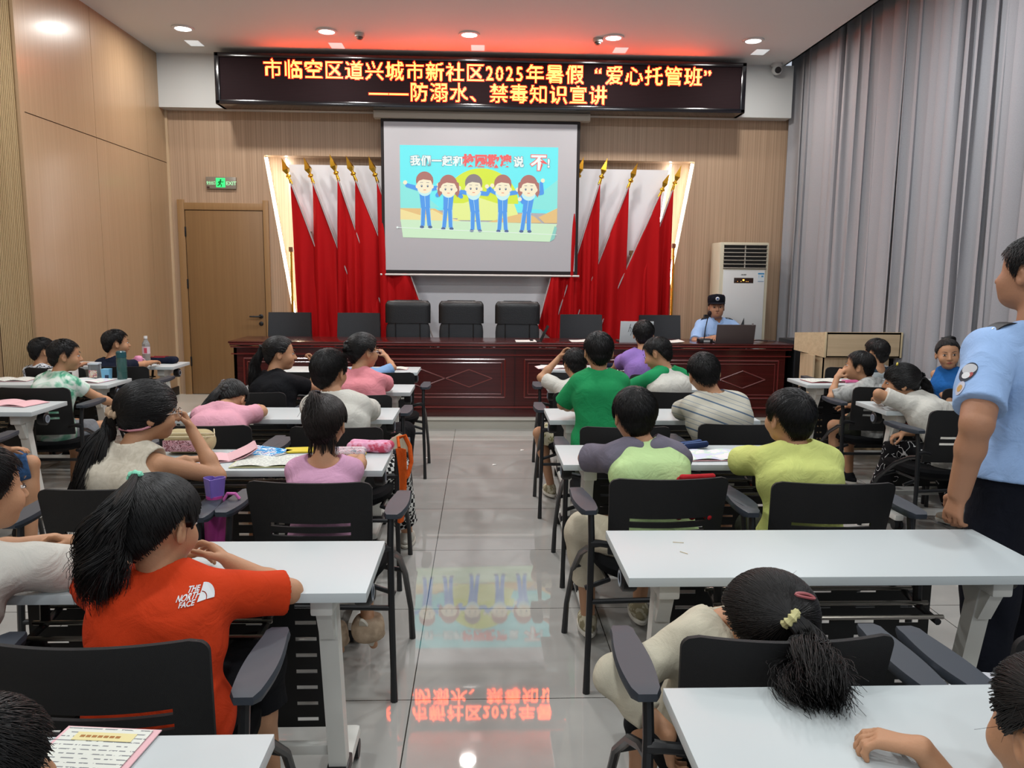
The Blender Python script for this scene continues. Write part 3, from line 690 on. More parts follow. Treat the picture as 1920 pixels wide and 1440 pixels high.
m = MB(); m.poly([(-.034, -.0135, 1.466), (-.004, -.0135, 1.466), (-.004, -.0135, 1.476), (-.024, -.0135, 1.474)]); m.box(.0, .03, -.0138, -.0125, 1.466, 1.476); m.build('small_marking', mat('logo_grey', '#555555', .5), fp)
m = MB()
for a, b, w in ((-.22, -.07, .02), (-.20, -.12, .03)): m.poly([(a, -.0135, .755), (b, -.0135, .755), ((a + b) / 2, -.0135, .755 + w)], 0)
m.ell((-.115, -.0135, .80), (.012, .001, .01)); m.ell((-.095, -.0135, .805), (.011, .001, .01)); m.ell((-.09, -.0135, .765), (.04, .001, .012)); m.build('landscape_decal', mat('decal_green', '#3f8a5a', .5), fp)
m = MB(); m.ell((-.19, -.014, .745), (.012, .001, .005)); m.ell((-.15, -.014, .742), (.012, .001, .006)); m.build('decal_flowers', mat('decal_yellow', '#dab04a', .5), fp)
m = MB(); m.tube([(2.9, 8.25, ZD + .012), (2.93, 8.2, ZD + .02), (3.0, 8.2, ZD + .012), (3.05, 8.27, ZD + .008), (3.12, 8.22, ZD + .012)], .006, 6); tag(m.build('black_cable', M_blk), 'black cable lying on the right end of the desk', 'cable')
# dark rack
t = thing('equipment_rack', 'black equipment rack standing between the long desk and the lectern', 'cabinet', (3.42, 8.0, PZ))
m = MB(); m.box(-.20, .25, -.05, .40, 0, .80, .006); m.build('cabinet_body', mat('rack_black', '#0d0e10', .4), t)
m = MB()
for i in range(9): m.box(-.14, .20, -.056, -.05, .08 + i * .075, .13 + i * .075, .002)
m.build('rack_unit', mat('rack_unit', '#15171b', .3), t)
m = MB(); m.box(-.205, -.19, -.062, -.05, 0, .80)
for i in range(18): m.box(-.2, -.195, -.064, -.06, .2 + i * .02, .208 + i * .02)
m.build('rail', mat('rack_rail', '#34373c', .4, .5), t)

# ------------------------------------------------------------------ lectern
lc = thing('lectern', 'light oak lectern with a wide slanted upper box, in front of the curtain', 'lectern', (3.37, 6.78, 0))
M_oak = wood('light_oak_laminate', '#b59f80', '#c9b493', .45, 30, 1.2, 0, 'x')
M_oakv = wood('light_oak_upright', '#b59f80', '#c9b493', .45, 30, 1.2)
XL, XR = -.355, .33
m = MB(); m.poly([(XL, 0, .865), (XR, 0, .865), (XR, 0, 1.088), (XL, 0, 1.088)], .02); 
m.poly([(XL, 0, .865), (XL, 0, 1.088), (XL - .13, .36, 1.06), (XL - .13, .36, .90)], .02, (1, 0, 0)); m.poly([(XR, 0, .865), (XR, 0, 1.088), (XR + .02, .36, 1.06), (XR + .02, .36, .90)], .02, (-1, 0, 0))
m.poly([(XL, .0, 1.07), (XR, .0, 1.07), (XR + .02, .36, 1.04), (XL - .12, .36, 1.04)], .015, (0, 0, 1)); m.poly([(XL, .0, .866), (XR, .0, .866), (XR + .02, .36, .90), (XL - .12, .36, .90)], .012, (0, 0, 1))
m.build('upper_box', M_oak, lc, False)
m = MB(); m.box(XL + .0, XR - .075, .03, .05, .02, .87); m.box(XL - .075, XL - .06, .05, .34, .02, .88); m.poly([(XL, .03, .02), (XL, .03, .87), (XL - .07, .34, .88), (XL - .07, .34, .02)], .015, (1, 0, 0)); m.box(XR - .09, XR - .075, .03, .34, .02, .88); m.build('body', M_oakv, lc, False)
m = MB(); m.box(XL - .1, XR, .0, .38, 0, .022, .003); m.build('plinth', M_oakv, lc)
m = MB(); m.box(XL - .005, XL + .012, -.005, .004, .865, 1.088, .001); m.box(XR - .012, XR + .003, -.005, .004, .865, 1.088, .001); m.build('edge_band', mat('edge_band', '#cdbb96', .4), lc)

# ------------------------------------------------------------------ folding training tables
TW, TD, TH = 1.2, .40, .75
def make_table(L, label, loc):
    t = thing('training_table', label, 'table', loc, 0, 'white folding training tables')
    h = L / 2
    m = MB(); m.box(-h, h, -TD / 2, TD / 2, TH - .026, TH, .002); m.build('tabletop', M_top, t)
    for s in (-1, 1):
        x = s * (h - .125)
        m = MB(); m.tube([(x, -.06, TH - .075), (x, .055, .10)], .036, 4, sq=1); m.v = [tuple(Vector(v)) for v in m.v]; m.build('leg_post', M_leg, t, False)
        m = MB(); m.box(x - .03, x + .03, -.15, .16, TH - .085, TH - .028, .008); m.poly([(x - .02, -.13, TH - .08), (x - .02, .02, TH - .08), (x - .02, -.03, TH - .18), (x - .02, -.08, TH - .18)], .04, (1, 0, 0)); m.build('leg_bracket', M_leg, t)
        m = MB(); m.lathe([(0, -.02), (.034, -.02), (.038, -.014), (.038, .02), (.03, .026), (0, .026)], (s * (h - .035), -.02, TH - .072), 18, rot(0, 0, s * pi / 2)); k = m.build('hinge_knob', M_blk, t)
        m = MB(); m.lathe([(.024, .0), (.024, .002), (.017, .002), (.017, 0)], (s * (h - .035) + s * .026, -.02, TH - .072), 18, rot(0, 0, s * pi / 2)); m.build('knob_ring', mat('ring_grey', '#8d97a3', .3), k)
        m = MB(); m.box(x - .032, x + .032, .012, .098, .085, .125, .006); m.build('foot_collar', M_blk, t)
        m = MB(); m.box(x - .028, x + .028, -.22, .29, .06, .10, .014); m.build('foot', M_leg, t)
        for yy in (-.19, .26):
            m = MB(); m.tube([(x - .026, yy, .032), (x - .008, yy, .032)], .030, 14); m.tube([(x + .008, yy, .032), (x + .026, yy, .032)], .030, 14); m.box(x - .008, x + .008, yy - .02, yy + .02, .02, .062); c = m.build('caster', M_blk, t)
        m = MB(); xb = s * (h - .30)
        m.tube([(xb, .13, TH - .03), (xb, .10, TH - .13), (xb, -.02, TH - .155), (xb, -.14, TH - .16)], .010, 8); m.tube([(xb, -.02, TH - .03), (xb, -.03, TH - .15)], .013, 8); m.build('shelf_bracket', M_blk, t)
    for i, yy in enumerate((.12, .04, -.05, -.13)):
        m = MB(); m.tube([(-h + .28, yy, TH - .125 - .008 * i), (h - .28, yy, TH - .125 - .008 * i)], .0065, 8); m.build('shelf_rod', M_chrome, t)
    m = MB(); z0, z1 = .19, .60; y0 = .125; xx0, xx1 = -h + .165, h - .165; nr = 8; W = xx1 - xx0; ns = 6
    rows = [z0 + (z1 - z0) * (i + .5) / nr for i in range(nr)]; sh = .006; prev = z0
    for i, z in enumerate(rows):
        m.box(xx0, xx1, y0, y0 + .003, prev, z - sh); prev = z + sh
        xs = [xx0 + W * (k + .5) / ns for k in range(ns)]; a = xx0
        for c in xs: m.box(a, c - W * .027 * 1, y0, y0 + .003, z - sh, z + sh); a = c + W * .045
        m.box(a, xx1, y0, y0 + .003, z - sh, z + sh)
    m.box(xx0, xx1, y0, y0 + .003, prev, z1); m.box(xx0, xx1, y0 - .014, y0 + .003, z1, z1 + .004)
    m.build('modesty_panel', mat('black_sheet_metal', '#0b0c0e', .55), t, False)
    m = MB(); m.box(xx0 - .02, xx1 + .02, .035, .065, z0 - .035, z0 - .005, .004); m.build('crossbar', M_leg, t)
    return t
# (centre x, centre y, length, label)
TABLES = [(-1.085, 1.11, 1.45, 'white table at the bottom left of the photo with a pink booklet on it'),
 (-.888, 2.13, 1.2, 'large white table in front of the girl in the orange T-shirt'),
 (-1.003, 3.40, 1.2, 'white table covered with open books and pencil cases, left of the aisle'),
 (-1.087, 4.56, 1.2, 'white table where the girl with a braid rests her head, left of the aisle'),
 (-1.081, 5.59, 1.2, 'white table in front of the girl in black, left of the aisle'),
 (-1.122, 6.71, 1.2, 'white table nearest the long desk, left of the aisle'),
 (.963, 1.25, 1.2, 'white table at the bottom right of the photo, under the bent arm'),
 (1.002, 2.22, 1.2, 'large empty white table right of the aisle, before the sleeping girl'),
 (.958, 3.50, 1.2, 'white table in front of the two boys in lime and yellow shirts'),
 (.990, 4.55, 1.2, 'white table between the boy in green and the boy in stripes'),
 (1.086, 5.76, 1.2, 'white table where the boy in green and white looks down, right of the aisle'),
 (1.144, 6.92, 1.2, 'white table nearest the long desk, right of the aisle'),
 (-3.105, 7.02, .95, 'white table with a water bottle on it, nearest the wooden door'),
 (-3.257, 5.88, 1.2, 'white table with cups beside the boy in tie-dye, along the left wall'),
 (-3.175, 4.77, 1.2, 'white table at the left edge of the photo with one pink booklet'),
 (3.085, 6.05, 1.2, 'white table before the lectern, with an open booklet and a pink pouch'),
 (3.085, 4.87, 1.2, 'white table the girl in white is leaning on, near the curtain'),
 (3.09, 3.75, 1.2, 'white table half hidden behind the standing officer')]
protos = {}
for x, y, L, lab in TABLES:
    if L not in protos: protos[L] = make_table(L, lab, (x, y, 0))
    else: copy_tree(protos[L], (x, y, 0), 0, lab, 'white folding training tables')

# ------------------------------------------------------------------ training chairs
def make_chair(label, loc, rz):
    t = thing('training_chair', label, 'chair', loc, rz, 'black mesh-back armchairs at the tables')
    # local: front +y, mesh back plane near y=-.21
    bz0, bz1, hw = .505, .82, .228
    def pt(u, v):
        z = bz0 + (bz1 - bz0) * v; r = .035; e = 1.0
        if v > 1 - r / (bz1 - bz0): q = (z - (bz1 - r)) / r; e = 1 - (r / hw) * (1 - sqrt(max(0, 1 - q * q)))
        x = (2 * u - 1) * hw * e * (.93 + .07 * v); return Vector((x, -.235 + .045 * (x / hw) ** 2 - .05 * (v - .2) + .02 * (1 - v), z))
    m = MB(); NU, NV = 24, 42; vs = {}; 
    def vid(i, j, side):
        k = (i, j, side)
        if k not in vs:
            p = pt(i / NU, j / NV); p.y += side * .012; m.v.append(tuple(p)); vs[k] = len(m.v) - 1
        return vs[k]
    def hole(i, j): return i < 0 or i >= NU or j < 0 or j >= NV or ((j in (19, 20) or j in (14, 15)) and 4 <= i < 20)
    for i in range(NU):
        for j in range(NV):
            if hole(i, j): continue
            a = [(i, j), (i + 1, j), (i + 1, j + 1), (i, j + 1)]
            m.f.append(tuple(vid(*p, 0) for p in a)); m.f.append(tuple(vid(*p, 1) for p in reversed(a))); m.mi += [0, 0]
            for (di, dj), (p, q) in (((0, -1), (a[0], a[1])), ((1, 0), (a[1], a[2])), ((0, 1), (a[2], a[3])), ((-1, 0), (a[3], a[0]))):
                if hole(i + di, j + dj): m.f.append((vid(*q, 0), vid(*p, 0), vid(*p, 1), vid(*q, 1))); m.mi.append(0)
    m.build('backrest', M_mesh, t, True, False)
    m = MB(); 
    def se(u, v):
        a = 2 * pi * u; e = 3.2; c, s = cos(a), sin(a); k = (abs(c) ** e + abs(s) ** e) ** (-1 / e)
        rr_, zz_ = [(0.001, .395), (.8, .385), (1, .41), (1, .435), (.93, .452), (0.001, .455)][int(round(v * 5))]
        x = c * k * .235 * rr_; y = .03 + s * k * .235 * rr_; return (x, y, zz_ - .02 * max(0, (y - .12) / .15) ** 2 + .01 * (x / .235) ** 2)
    m.grid(se, 36, 5); m.build('seat', M_seatf, t)
    for s in (-1, 1):
        x = s * .292
        m = MB(); m.tube([(x + s * .012, -.262, .0), (x + s * .010, -.258, .12), (x + s * .004, -.25, .36), (x, -.235, .60), (x, -.215, .685)], [.014, .0115, .0125, .0125, .012], 8); m.build('rear_leg', M_tube, t)
        m = MB(); m.tube([(x + s * .01, .25, .0), (x + s * .008, .22, .15), (x, .12, .34), (x, -.04, .47), (x, -.17, .535), (x, -.228, .55)], [.014, .0115, .0125, .0125, .0125, .012], 8); m.build('front_leg', M_tube, t)
        m = MB()
        def ap(u, v):
            y = -.27 + .32 * u; wd = .030 + .012 * sin(pi * min(1, u * 1.15)); a = 2 * pi * v
            e = 1 if 0 < u < 1 else .7
            cx = x + s * .012 - s * .02 * (1 - u) * 0
            return (cx + cos(a) * wd * e * (1 if abs(cos(a)) > .2 else 1), y, .70 + .012 * (1 if sin(a) > 0 else -1) * e * min(1, abs(sin(a)) * 3) + .012 * (u - .5) ** 2)
        m.grid(ap, 14, 14); b0 = 0; m.f.append(tuple(range(0, 15))); m.f.append(tuple(14 * 15 + k for k in range(15))); m.mi += [0, 0]
        m.build('arm_pad', M_pad, t)
        m = MB(); m.tube([(x, -.235, .575), (s * .26, -.245, .578), (s * .215, -.232, .565)], [.017, .013, .013], 8); m.build('back_bracket', M_blk, t)
        m = MB(); m.tube([(x, .07, .375), (s * .2, .07, .39), (s * .2, -.13, .39), (x, -.13, .36)], .010, 8); m.build('seat_support', M_tube, t)
    m = MB(); m.tube([(-.29, -.25, .355), (.29, -.25, .355)], .010, 8); m.build('crossbar', M_tube, t)
    return t
# (centre x, y of the back, rotation, label)
CHAIRS = [(-.777, 1.50, .02, 'black mesh chair the girl in the orange T-shirt sits on'),
 (-1.28, 2.66, .10, 'black mesh chair the girl with the long ponytail sits on'), (-.615, 2.74, -.05, 'black mesh chair of the girl in the pink leotard, pink showing through its slots'),
 (-1.345, 3.80, 0, 'black mesh chair behind the girl with the braid'), (-.70, 3.76, -.02, 'black mesh chair the boy in the white T-shirt sits on, left of the aisle'),
 (-1.44, 4.88, 0, 'black mesh chair the girl in the black T-shirt sits on'), (-.77, 4.79, 0, 'black mesh chair the child in the pink shirt and glasses sits on'),
 (-.725, 5.92, 0, 'black mesh chair at the table nearest the desk, armrest reaching into the aisle'), (-1.36, 5.92, 0, 'black mesh chair at the table nearest the desk, behind the girl in black'),
 (.648, 1.50, 0, 'black mesh chair the sleeping girl sits on'), (1.36, 1.50, .05, 'empty black mesh chair right of the sleeping girl, with a polka dot cloth'),
 (.706, 2.785, .06, 'black mesh chair the boy with grey raglan sleeves sits on'), (1.293, 2.72, -.04, 'black mesh chair the boy in the yellow T-shirt sits on'),
 (.72, 3.78, 0, 'black mesh chair behind the boy in the green T-shirt'), (1.335, 3.86, 0, 'black mesh chair the boy in the striped shirt sits on'),
 (.69, 4.92, 0, 'black mesh chair the boy with a hand on his head sits on'), (1.29, 4.96, 0, 'black mesh chair the boy in green and white sits on'),
 (.75, 5.96, 0, 'black mesh chair at the front right table, nearest the aisle'), (1.36, 5.86, 0, 'black mesh chair the boy in the purple shirt sits on'),
 (-3.27, 6.12, 0, 'black mesh chair the boy in the black and white patterned shirt sits on'), (-2.83, 6.22, 0, 'black mesh chair the boy in navy sits on'),
 (-2.845, 5.05, 0, 'black mesh chair the boy in green tie-dye sits on'), (-2.78, 3.92, 0, 'black mesh chair at the left edge of the photo, under the child in denim'),
 (2.79, 5.23, .0, 'black mesh chair the boy resting on his fist sits on'), (3.38, 5.16, 0, 'black mesh chair the girl in the blue dress sits on'),
 (2.78, 4.30, .12, 'black mesh chair the girl in white leaning on the table sits on'), (3.12, 6.42, 0, 'black mesh chair in front of the lectern')]
chair0 = None
for x, y, rz, lab in CHAIRS:
    c_, s_ = cos(rz), sin(rz); oy = .265
    loc = (x - s_ * oy, y + c_ * oy, 0)
    if chair0 is None: chair0 = make_chair(lab, loc, rz)
    else: copy_tree(chair0, loc, rz, lab, 'black mesh-back armchairs at the tables')

# ================================================================== people
V = lambda *a: np.array(a, dtype=np.float64)
class Vol:
    def __init__(s, lo, hi, h):
        s.h = h; s.lo = np.array(lo, float); n = np.ceil((np.array(hi) - s.lo) / h).astype(int) + 1
        s.ax = [(s.lo[i] + h * np.arange(n[i])).astype(np.float32) for i in range(3)]
        s.d = np.full(tuple(n), .09, np.float32)
    def sl(s, a, b):
        r = []
        for i in range(3):
            i0 = max(0, int((a[i] - s.lo[i]) / s.h)); i1 = min(len(s.ax[i]), int((b[i] - s.lo[i]) / s.h) + 2)
            if i1 <= i0: return None
            r.append(slice(i0, i1))
        return tuple(r)
    def xyz(s, q): return (s.ax[0][q[0]][:, None, None], s.ax[1][q[1]][None, :, None], s.ax[2][q[2]][None, None, :])
    def op(s, q, d, k, sub=False):
        a = s.d[q]
        if sub: d = -d
        if k <= 0: s.d[q] = np.maximum(a, d) if sub else np.minimum(a, d); return
        if sub:
            h = np.clip(.5 - .5 * (a - d) / k, 0, 1); s.d[q] = a * (1 - h) + d * h + k * h * (1 - h)
        else:
            h = np.clip(.5 + .5 * (a - d) / k, 0, 1); s.d[q] = a * (1 - h) + d * h - k * h * (1 - h)
    def cone(s, a, b, ra, rb, k=.01, cut=None, sub=False, cut2=None):
        a = np.array(a, float); b = np.array(b, float); R = max(ra, rb) + k + .02
        q = s.sl(np.minimum(a, b) - R, np.maximum(a, b) + R)
        if q is None: return
        x, y, z = s.xyz(q); ba = b - a; L = float(ba @ ba) + 1e-9
        t = np.clip(((x - a[0]) * ba[0] + (y - a[1]) * ba[1] + (z - a[2]) * ba[2]) / L, 0, 1)
        d = np.sqrt((x - a[0] - ba[0] * t) ** 2 + (y - a[1] - ba[1] * t) ** 2 + (z - a[2] - ba[2] * t) ** 2) - (ra + (rb - ra) * t)
        if cut is not None:
            u = ba / sqrt(L); d = np.maximum(d, (x - b[0]) * u[0] + (y - b[1]) * u[1] + (z - b[2]) * u[2])
        s.op(q, d.astype(np.float32), k, sub)
    def ell(s, c, r, M=None, k=.01, sub=False):
        c = np.array(c, float); R = max(r) + k + .02; q = s.sl(c - R, c + R)
        if q is None: return
        x, y, z = s.xyz(q); x = x - c[0]; y = y - c[1]; z = z - c[2]
        if M is not None:
            X = x * M[0][0] + y * M[1][0] + z * M[2][0]; Y = x * M[0][1] + y * M[1][1] + z * M[2][1]; Z = x * M[0][2] + y * M[1][2] + z * M[2][2]
        else: X, Y, Z = x, y, z
        k0 = np.sqrt((X / r[0]) ** 2 + (Y / r[1]) ** 2 + (Z / r[2]) ** 2); k1 = np.sqrt((X / r[0] ** 2) ** 2 + (Y / r[1] ** 2) ** 2 + (Z / r[2] ** 2) ** 2)
        s.op(q, (k0 * (k0 - 1) / (k1 + 1e-6)).astype(np.float32), k, sub)
    def plane(s, p, n):  # keep the side n points away from
        x, y, z = s.ax[0][:, None, None], s.ax[1][None, :, None], s.ax[2][None, None, :]
        s.d = np.maximum(s.d, ((x - p[0]) * n[0] + (y - p[1]) * n[1] + (z - p[2]) * n[2]).astype(np.float32))
    def wrinkle(s, amp, seed, f=1.0):
        I = np.nonzero(np.abs(s.d) < .03); rr = np.random.default_rng(seed)
        x = s.ax[0][I[0]]; y = s.ax[1][I[1]]; z = s.ax[2][I[2]]; w = 0
        for k in range(5):
            n = rr.normal(size=3); n /= np.linalg.norm(n); n2 = rr.normal(size=3) * 9; fr = rr.uniform(22, 55) * f
            ph = rr.uniform(0, 6); t = fr * (x * n[0] + y * n[1] + z * n[2]) + 1.6 * np.sin(x * n2[0] + y * n2[1] + z * n2[2] + ph) + ph
            w = w + (np.abs(np.sin(t * .5)) ** 1.5 - .45) * (22 / fr) ** .4
        s.d[I] += (amp * w * .95).astype(np.float32)
    def mesh(s, name, m, parent, adapt=.0):
        s.d[0], s.d[-1] = .05, .05; s.d[:, 0], s.d[:, -1] = .05, .05; s.d[:, :, 0], s.d[:, :, -1] = .05, .05
        g = openvdb.FloatGrid(.09); g.copyFromArray(np.ascontiguousarray(s.d)); g.transform = openvdb.createLinearTransform(voxelSize=s.h)
        pts, tris, quads = g.convertToPolygons(0.0, adapt)
        pts = np.array(pts) + s.lo
        nt, nq = len(tris), len(quads)
        me = bpy.data.meshes.new(name); me.vertices.add(len(pts)); me.vertices.foreach_set('co', pts.astype(np.float32).ravel())
        li = np.concatenate([np.array(tris)[:, ::-1].ravel() if nt else np.zeros(0, int), np.array(quads)[:, ::-1].ravel() if nq else np.zeros(0, int)]).astype(np.int32)
        ls = np.concatenate([np.arange(nt) * 3, nt * 3 + np.arange(nq) * 4]).astype(np.int32)
        me.loops.add(len(li)); me.loops.foreach_set('vertex_index', li); me.polygons.add(nt + nq); me.polygons.foreach_set('loop_start', ls)
        me.update(calc_edges=True); me.polygons.foreach_set('use_smooth', np.ones(nt + nq, bool)); me.materials.append(m); me.validate()
        return link(name, me, parent)

def ik(a, b, l1, l2, pole):
    a = np.array(a, float); b = np.array(b, float); d = b - a; L = np.linalg.norm(d); mx = (l1 + l2) * .995
    if L > mx: b = a + d / L * mx; L = mx; d = b - a
    u = d / L; c = (l1 * l1 + L * L - l2 * l2) / (2 * L); h = sqrt(max(0, l1 * l1 - c * c))
    p = np.array(pole, float); p = p - u * (p @ u); p /= np.linalg.norm(p) + 1e-9
    return a + u * c + p * h, b
def nrm(v): v = np.array(v, float); return v / (np.linalg.norm(v) + 1e-9)
def hand(vol, W, d, n, sc, side, curl=.5, spread=.12, rmin=.006, thumb=.5):
    # W wrist, d pointing direction, n back-of-hand normal, side +1: thumb towards d x n
    d = nrm(d); n = nrm(n - d * (np.array(n) @ d)); q = np.cross(d, n) * side; K = .004
    P = lambda a, b, c: W + (d * a + q * b + n * c) * sc
    for b in (-.022, 0, .022): vol.cone(P(.0, b * .55, 0), P(.075, b, 0), .014 * sc, .0125 * sc, .012)
    for i, (b, L) in enumerate(((.029, .062), (.010, .070), (-.010, .064), (-.028, .050))):
        p = P(.080, b, .001); dd = d + q * spread * (1.2 - i * .8); seg = [L * .45, L * .31, L * .26]; r = .0088 * sc; ang = 0
        for j, s_ in enumerate(seg):
            ang += curl * (.75 if j == 0 else .95) * (1 + .12 * i); v = nrm(dd) * cos(ang) - n * sin(ang); p2 = p + v * s_ * sc
            vol.cone(p, p2, max(rmin, r), max(rmin, r * .9), K); p = p2; r *= .9
    p = P(.02, .022, -.006); v1 = nrm(d * .55 + q * .75 - n * .35); p2 = p + v1 * .042 * sc; v2 = nrm(d * .85 + q * (.4 - thumb * .5) - n * .4); p3 = p2 + v2 * .030 * sc; p4 = p3 + nrm(v2 - q * .35 * thumb) * .026 * sc
    vol.cone(p, p2, .013 * sc, max(rmin, .011 * sc), .01); vol.cone(p2, p3, max(rmin, .0105 * sc), max(rmin, .0095 * sc), K); vol.cone(p3, p4, max(rmin, .0095 * sc), max(rmin, .008 * sc), K)

def head_sdf(v, c, M, s, face=True, adult=False):
    T = lambda x, y, z: c + M @ (np.array((x, y, z)) * s)
    R3 = lambda a, b, g: (a * s, b * s, g * s)
    v.ell(T(0, -.012, .028), R3(.073, .090, .078), M, .01); v.ell(T(0, .018, -.03), R3(.058, .064, .064), M, .03 * s)
    v.ell(T(0, .050, -.074), R3(.026, .024, .022), M, .03 * s)
    if adult: v.ell(T(0, .03, -.06), R3(.054, .05, .035), M, .03 * s)
    for q in (-1, 1):
        v.ell(T(q * .034, .052, -.028), R3(.026, .026, .028), M, .02 * s)
        e = M @ np.array(rot(q * .22)); v.ell(T(q * .0745, -.012, -.010), R3(.0075, .017, .027), e, .006 * s)
        v.ell(T(q * .081, -.008, -.006), R3(.006, .008, .013), e, .006 * s, True)
        if face: v.ell(T(q * .031, .094, .006), R3(.020, .018, .012), M, .012 * s, True)
    v.cone(T(0, .080, .008), T(0, .097, -.024), .007 * s, .0105 * s, .012 * s)
    for q in (-1, 1): v.ell(T(q * .0105, .089, -.027), R3(.007, .008, .006), M, .006 * s)
    v.ell(T(0, .080, -.050), R3(.020, .010, .0085), M, .008 * s)

def obj_local(mb, name, m, parent, smooth=True): return mb.build(name, m, parent, smooth)

def face_parts(root, c, M, s, look=0, open_=False, smile=False):
    T = lambda x, y, z: c + M @ (np.array((x, y, z)) * s); MM = Matrix(M.tolist())
    for q in (-1, 1):
        m = MB(); m.ell(T(q * .031, .0745, .004), (.0118 * s, .0085 * s, .0044 * s), MM @ rot(-q * .35), 14, 8); e = m.build('eye', M_eye, root)
        m = MB(); m.ell(T(q * .031 + look * .004, .0805, .0045), (.0064 * s, .0048 * s, .0052 * s), MM @ rot(-q * .2), 12, 8); m.build('iris', M_iris, e)
        m = MB(); pts = [T(q * (.018 + .027 * t), .087 - .013 * t * t - .003, .0085 + .003 * sin(pi * t)) for t in (0, .25, .5, .75, 1)]; m.tube(pts, [.0008 * s, .0016 * s, .0018 * s, .0016 * s, .0008 * s], 6); m.build('eyelid_line', M_hair, root)
        m = MB(); pts = [T(q * (.014 + .034 * t), .0885 - .016 * t * t, .024 + .006 * sin(pi * t * .8)) for t in (0, .25, .5, .75, 1)]; m.tube(pts, [.0014 * s, .0024 * s, .0024 * s, .002 * s, .0008 * s], 6, sq=.8); m.build('eyebrow', M_hairb, root)
    m = MB(); up_ = .004 if smile else -.001
    for dz, r in ((.0028, .0030), (-.0036, .0036)):
        pts = [T(x, .0895 - abs(x) * .35, -.0500 + dz * (1 - abs(x) / .022) + up_ * (abs(x) / .02) ** 2) for x in (-.019, -.01, 0, .01, .019)]; m.tube(pts, [.0008 * s, r * s * .8, r * s, r * s * .8, .0008 * s], 8, sq=.8)
    m.build('lips', M_lip, root)
    if open_:
        m = MB(); m.ell(T(0, .0885, -.0503), (.010 * s, .004 * s, .0028 * s), MM, 10, 6); m.build('mouth_opening', mat('mouth_dark', '#3a1614', .5), root)

# ---- hair
def smooth_step(x): x = np.clip(x, 0, 1); return x * x * (3 - 2 * x)
HL = {'boy': ([0, 35, 55, 72, 84, 98, 112, 135, 160, 180], [.066, .062, .048, .012, -.016, .034, .020, -.036, -.068, -.076]),
      'buzz': ([0, 35, 55, 72, 84, 98, 112, 135, 160, 180], [.070, .066, .052, .026, .010, .036, .022, -.022, -.046, -.052]),
      'girl': ([0, 35, 55, 72, 84, 98, 112, 135, 160, 180], [.070, .064, .048, .018, .000, .030, .012, -.030, -.062, -.070]),
      'bangs': ([0, 35, 50, 62, 84, 98, 112, 135, 160, 180], [.026, .022, .012, -.02, -.03, .020, .006, -.034, -.062, -.070])}
HC = np.array((0, -.012, .022))
def scalp(D, puff):
    """distance from HC along unit directions D to the hair surface"""
    def ray(c, r):
        o = (HC - np.array(c)) / r; d = D / r; A = (d * d).sum(-1); B = (d * o).sum(-1); C = (o * o).sum() - 1
        disc = B * B - A * C; return np.where(disc > 0, (-B + np.sqrt(np.maximum(disc, 0))) / A, 0)
    a = ray((0, -.012, .028), np.array((.073, .090, .078)) + puff); b = ray((0, -.030, -.012), np.array((.062, .066, .062)) + puff * .7)
    return np.maximum(a, b)
def hair_region(P, style):
    az = np.degrees(np.arctan2(np.abs(P[..., 0]), P[..., 1])); az2, hz = HL[style]; return P[..., 2] - np.interp(az, az2, hz)
def strands_mesh(m, S, r0, r1):
    """S (n,k,3) centre lines; three-sided tapering hairs"""
    n, k, _ = S.shape
    T = np.gradient(S, axis=1); T /= np.linalg.norm(T, axis=2, keepdims=True) + 1e-9
    A = np.broadcast_to(np.array((.3, .5, .81)), T.shape); B = np.cross(T, A); B /= np.linalg.norm(B, axis=2, keepdims=True) + 1e-9; C = np.cross(T, B)
    rad = np.linspace(r0, r1, k)[None, :, None]; vs = []
    for j in range(3): a = 2 * pi * j / 3; vs.append(S + (B * cos(a) + C * sin(a)) * rad)
    vs = np.stack(vs, 2).reshape(-1, 3); i, q = np.meshgrid(np.arange(n), np.arange(k - 1), indexing='ij'); b = (i * k + q)[..., None] * 3
    fs = [np.stack([b[..., 0] + j, b[..., 0] + (j + 1) % 3, b[..., 0] + (j + 1) % 3 + 3, b[..., 0] + j + 3], -1).reshape(-1, 4) for j in range(3)]
    return vs, np.concatenate(fs)
def np_mesh(name, parts, m, parent, smooth=True):
    vs = []; fs = []; o = 0
    for v, f in parts: vs.append(v); fs.append(f + o); o += len(v)
    vs = np.concatenate(vs); fs = np.concatenate(fs); me = bpy.data.meshes.new(name)
    me.vertices.add(len(vs)); me.vertices.foreach_set('co', vs.astype(np.float32).ravel())
    me.loops.add(fs.size); me.loops.foreach_set('vertex_index', fs.astype(np.int32).ravel()); me.polygons.add(len(fs)); me.polygons.foreach_set('loop_start', np.arange(len(fs), dtype=np.int32) * 4)
    me.update(calc_edges=True); me.polygons.foreach_set('use_smooth', np.full(len(fs), smooth)); me.materials.append(m); return link(name, me, parent)
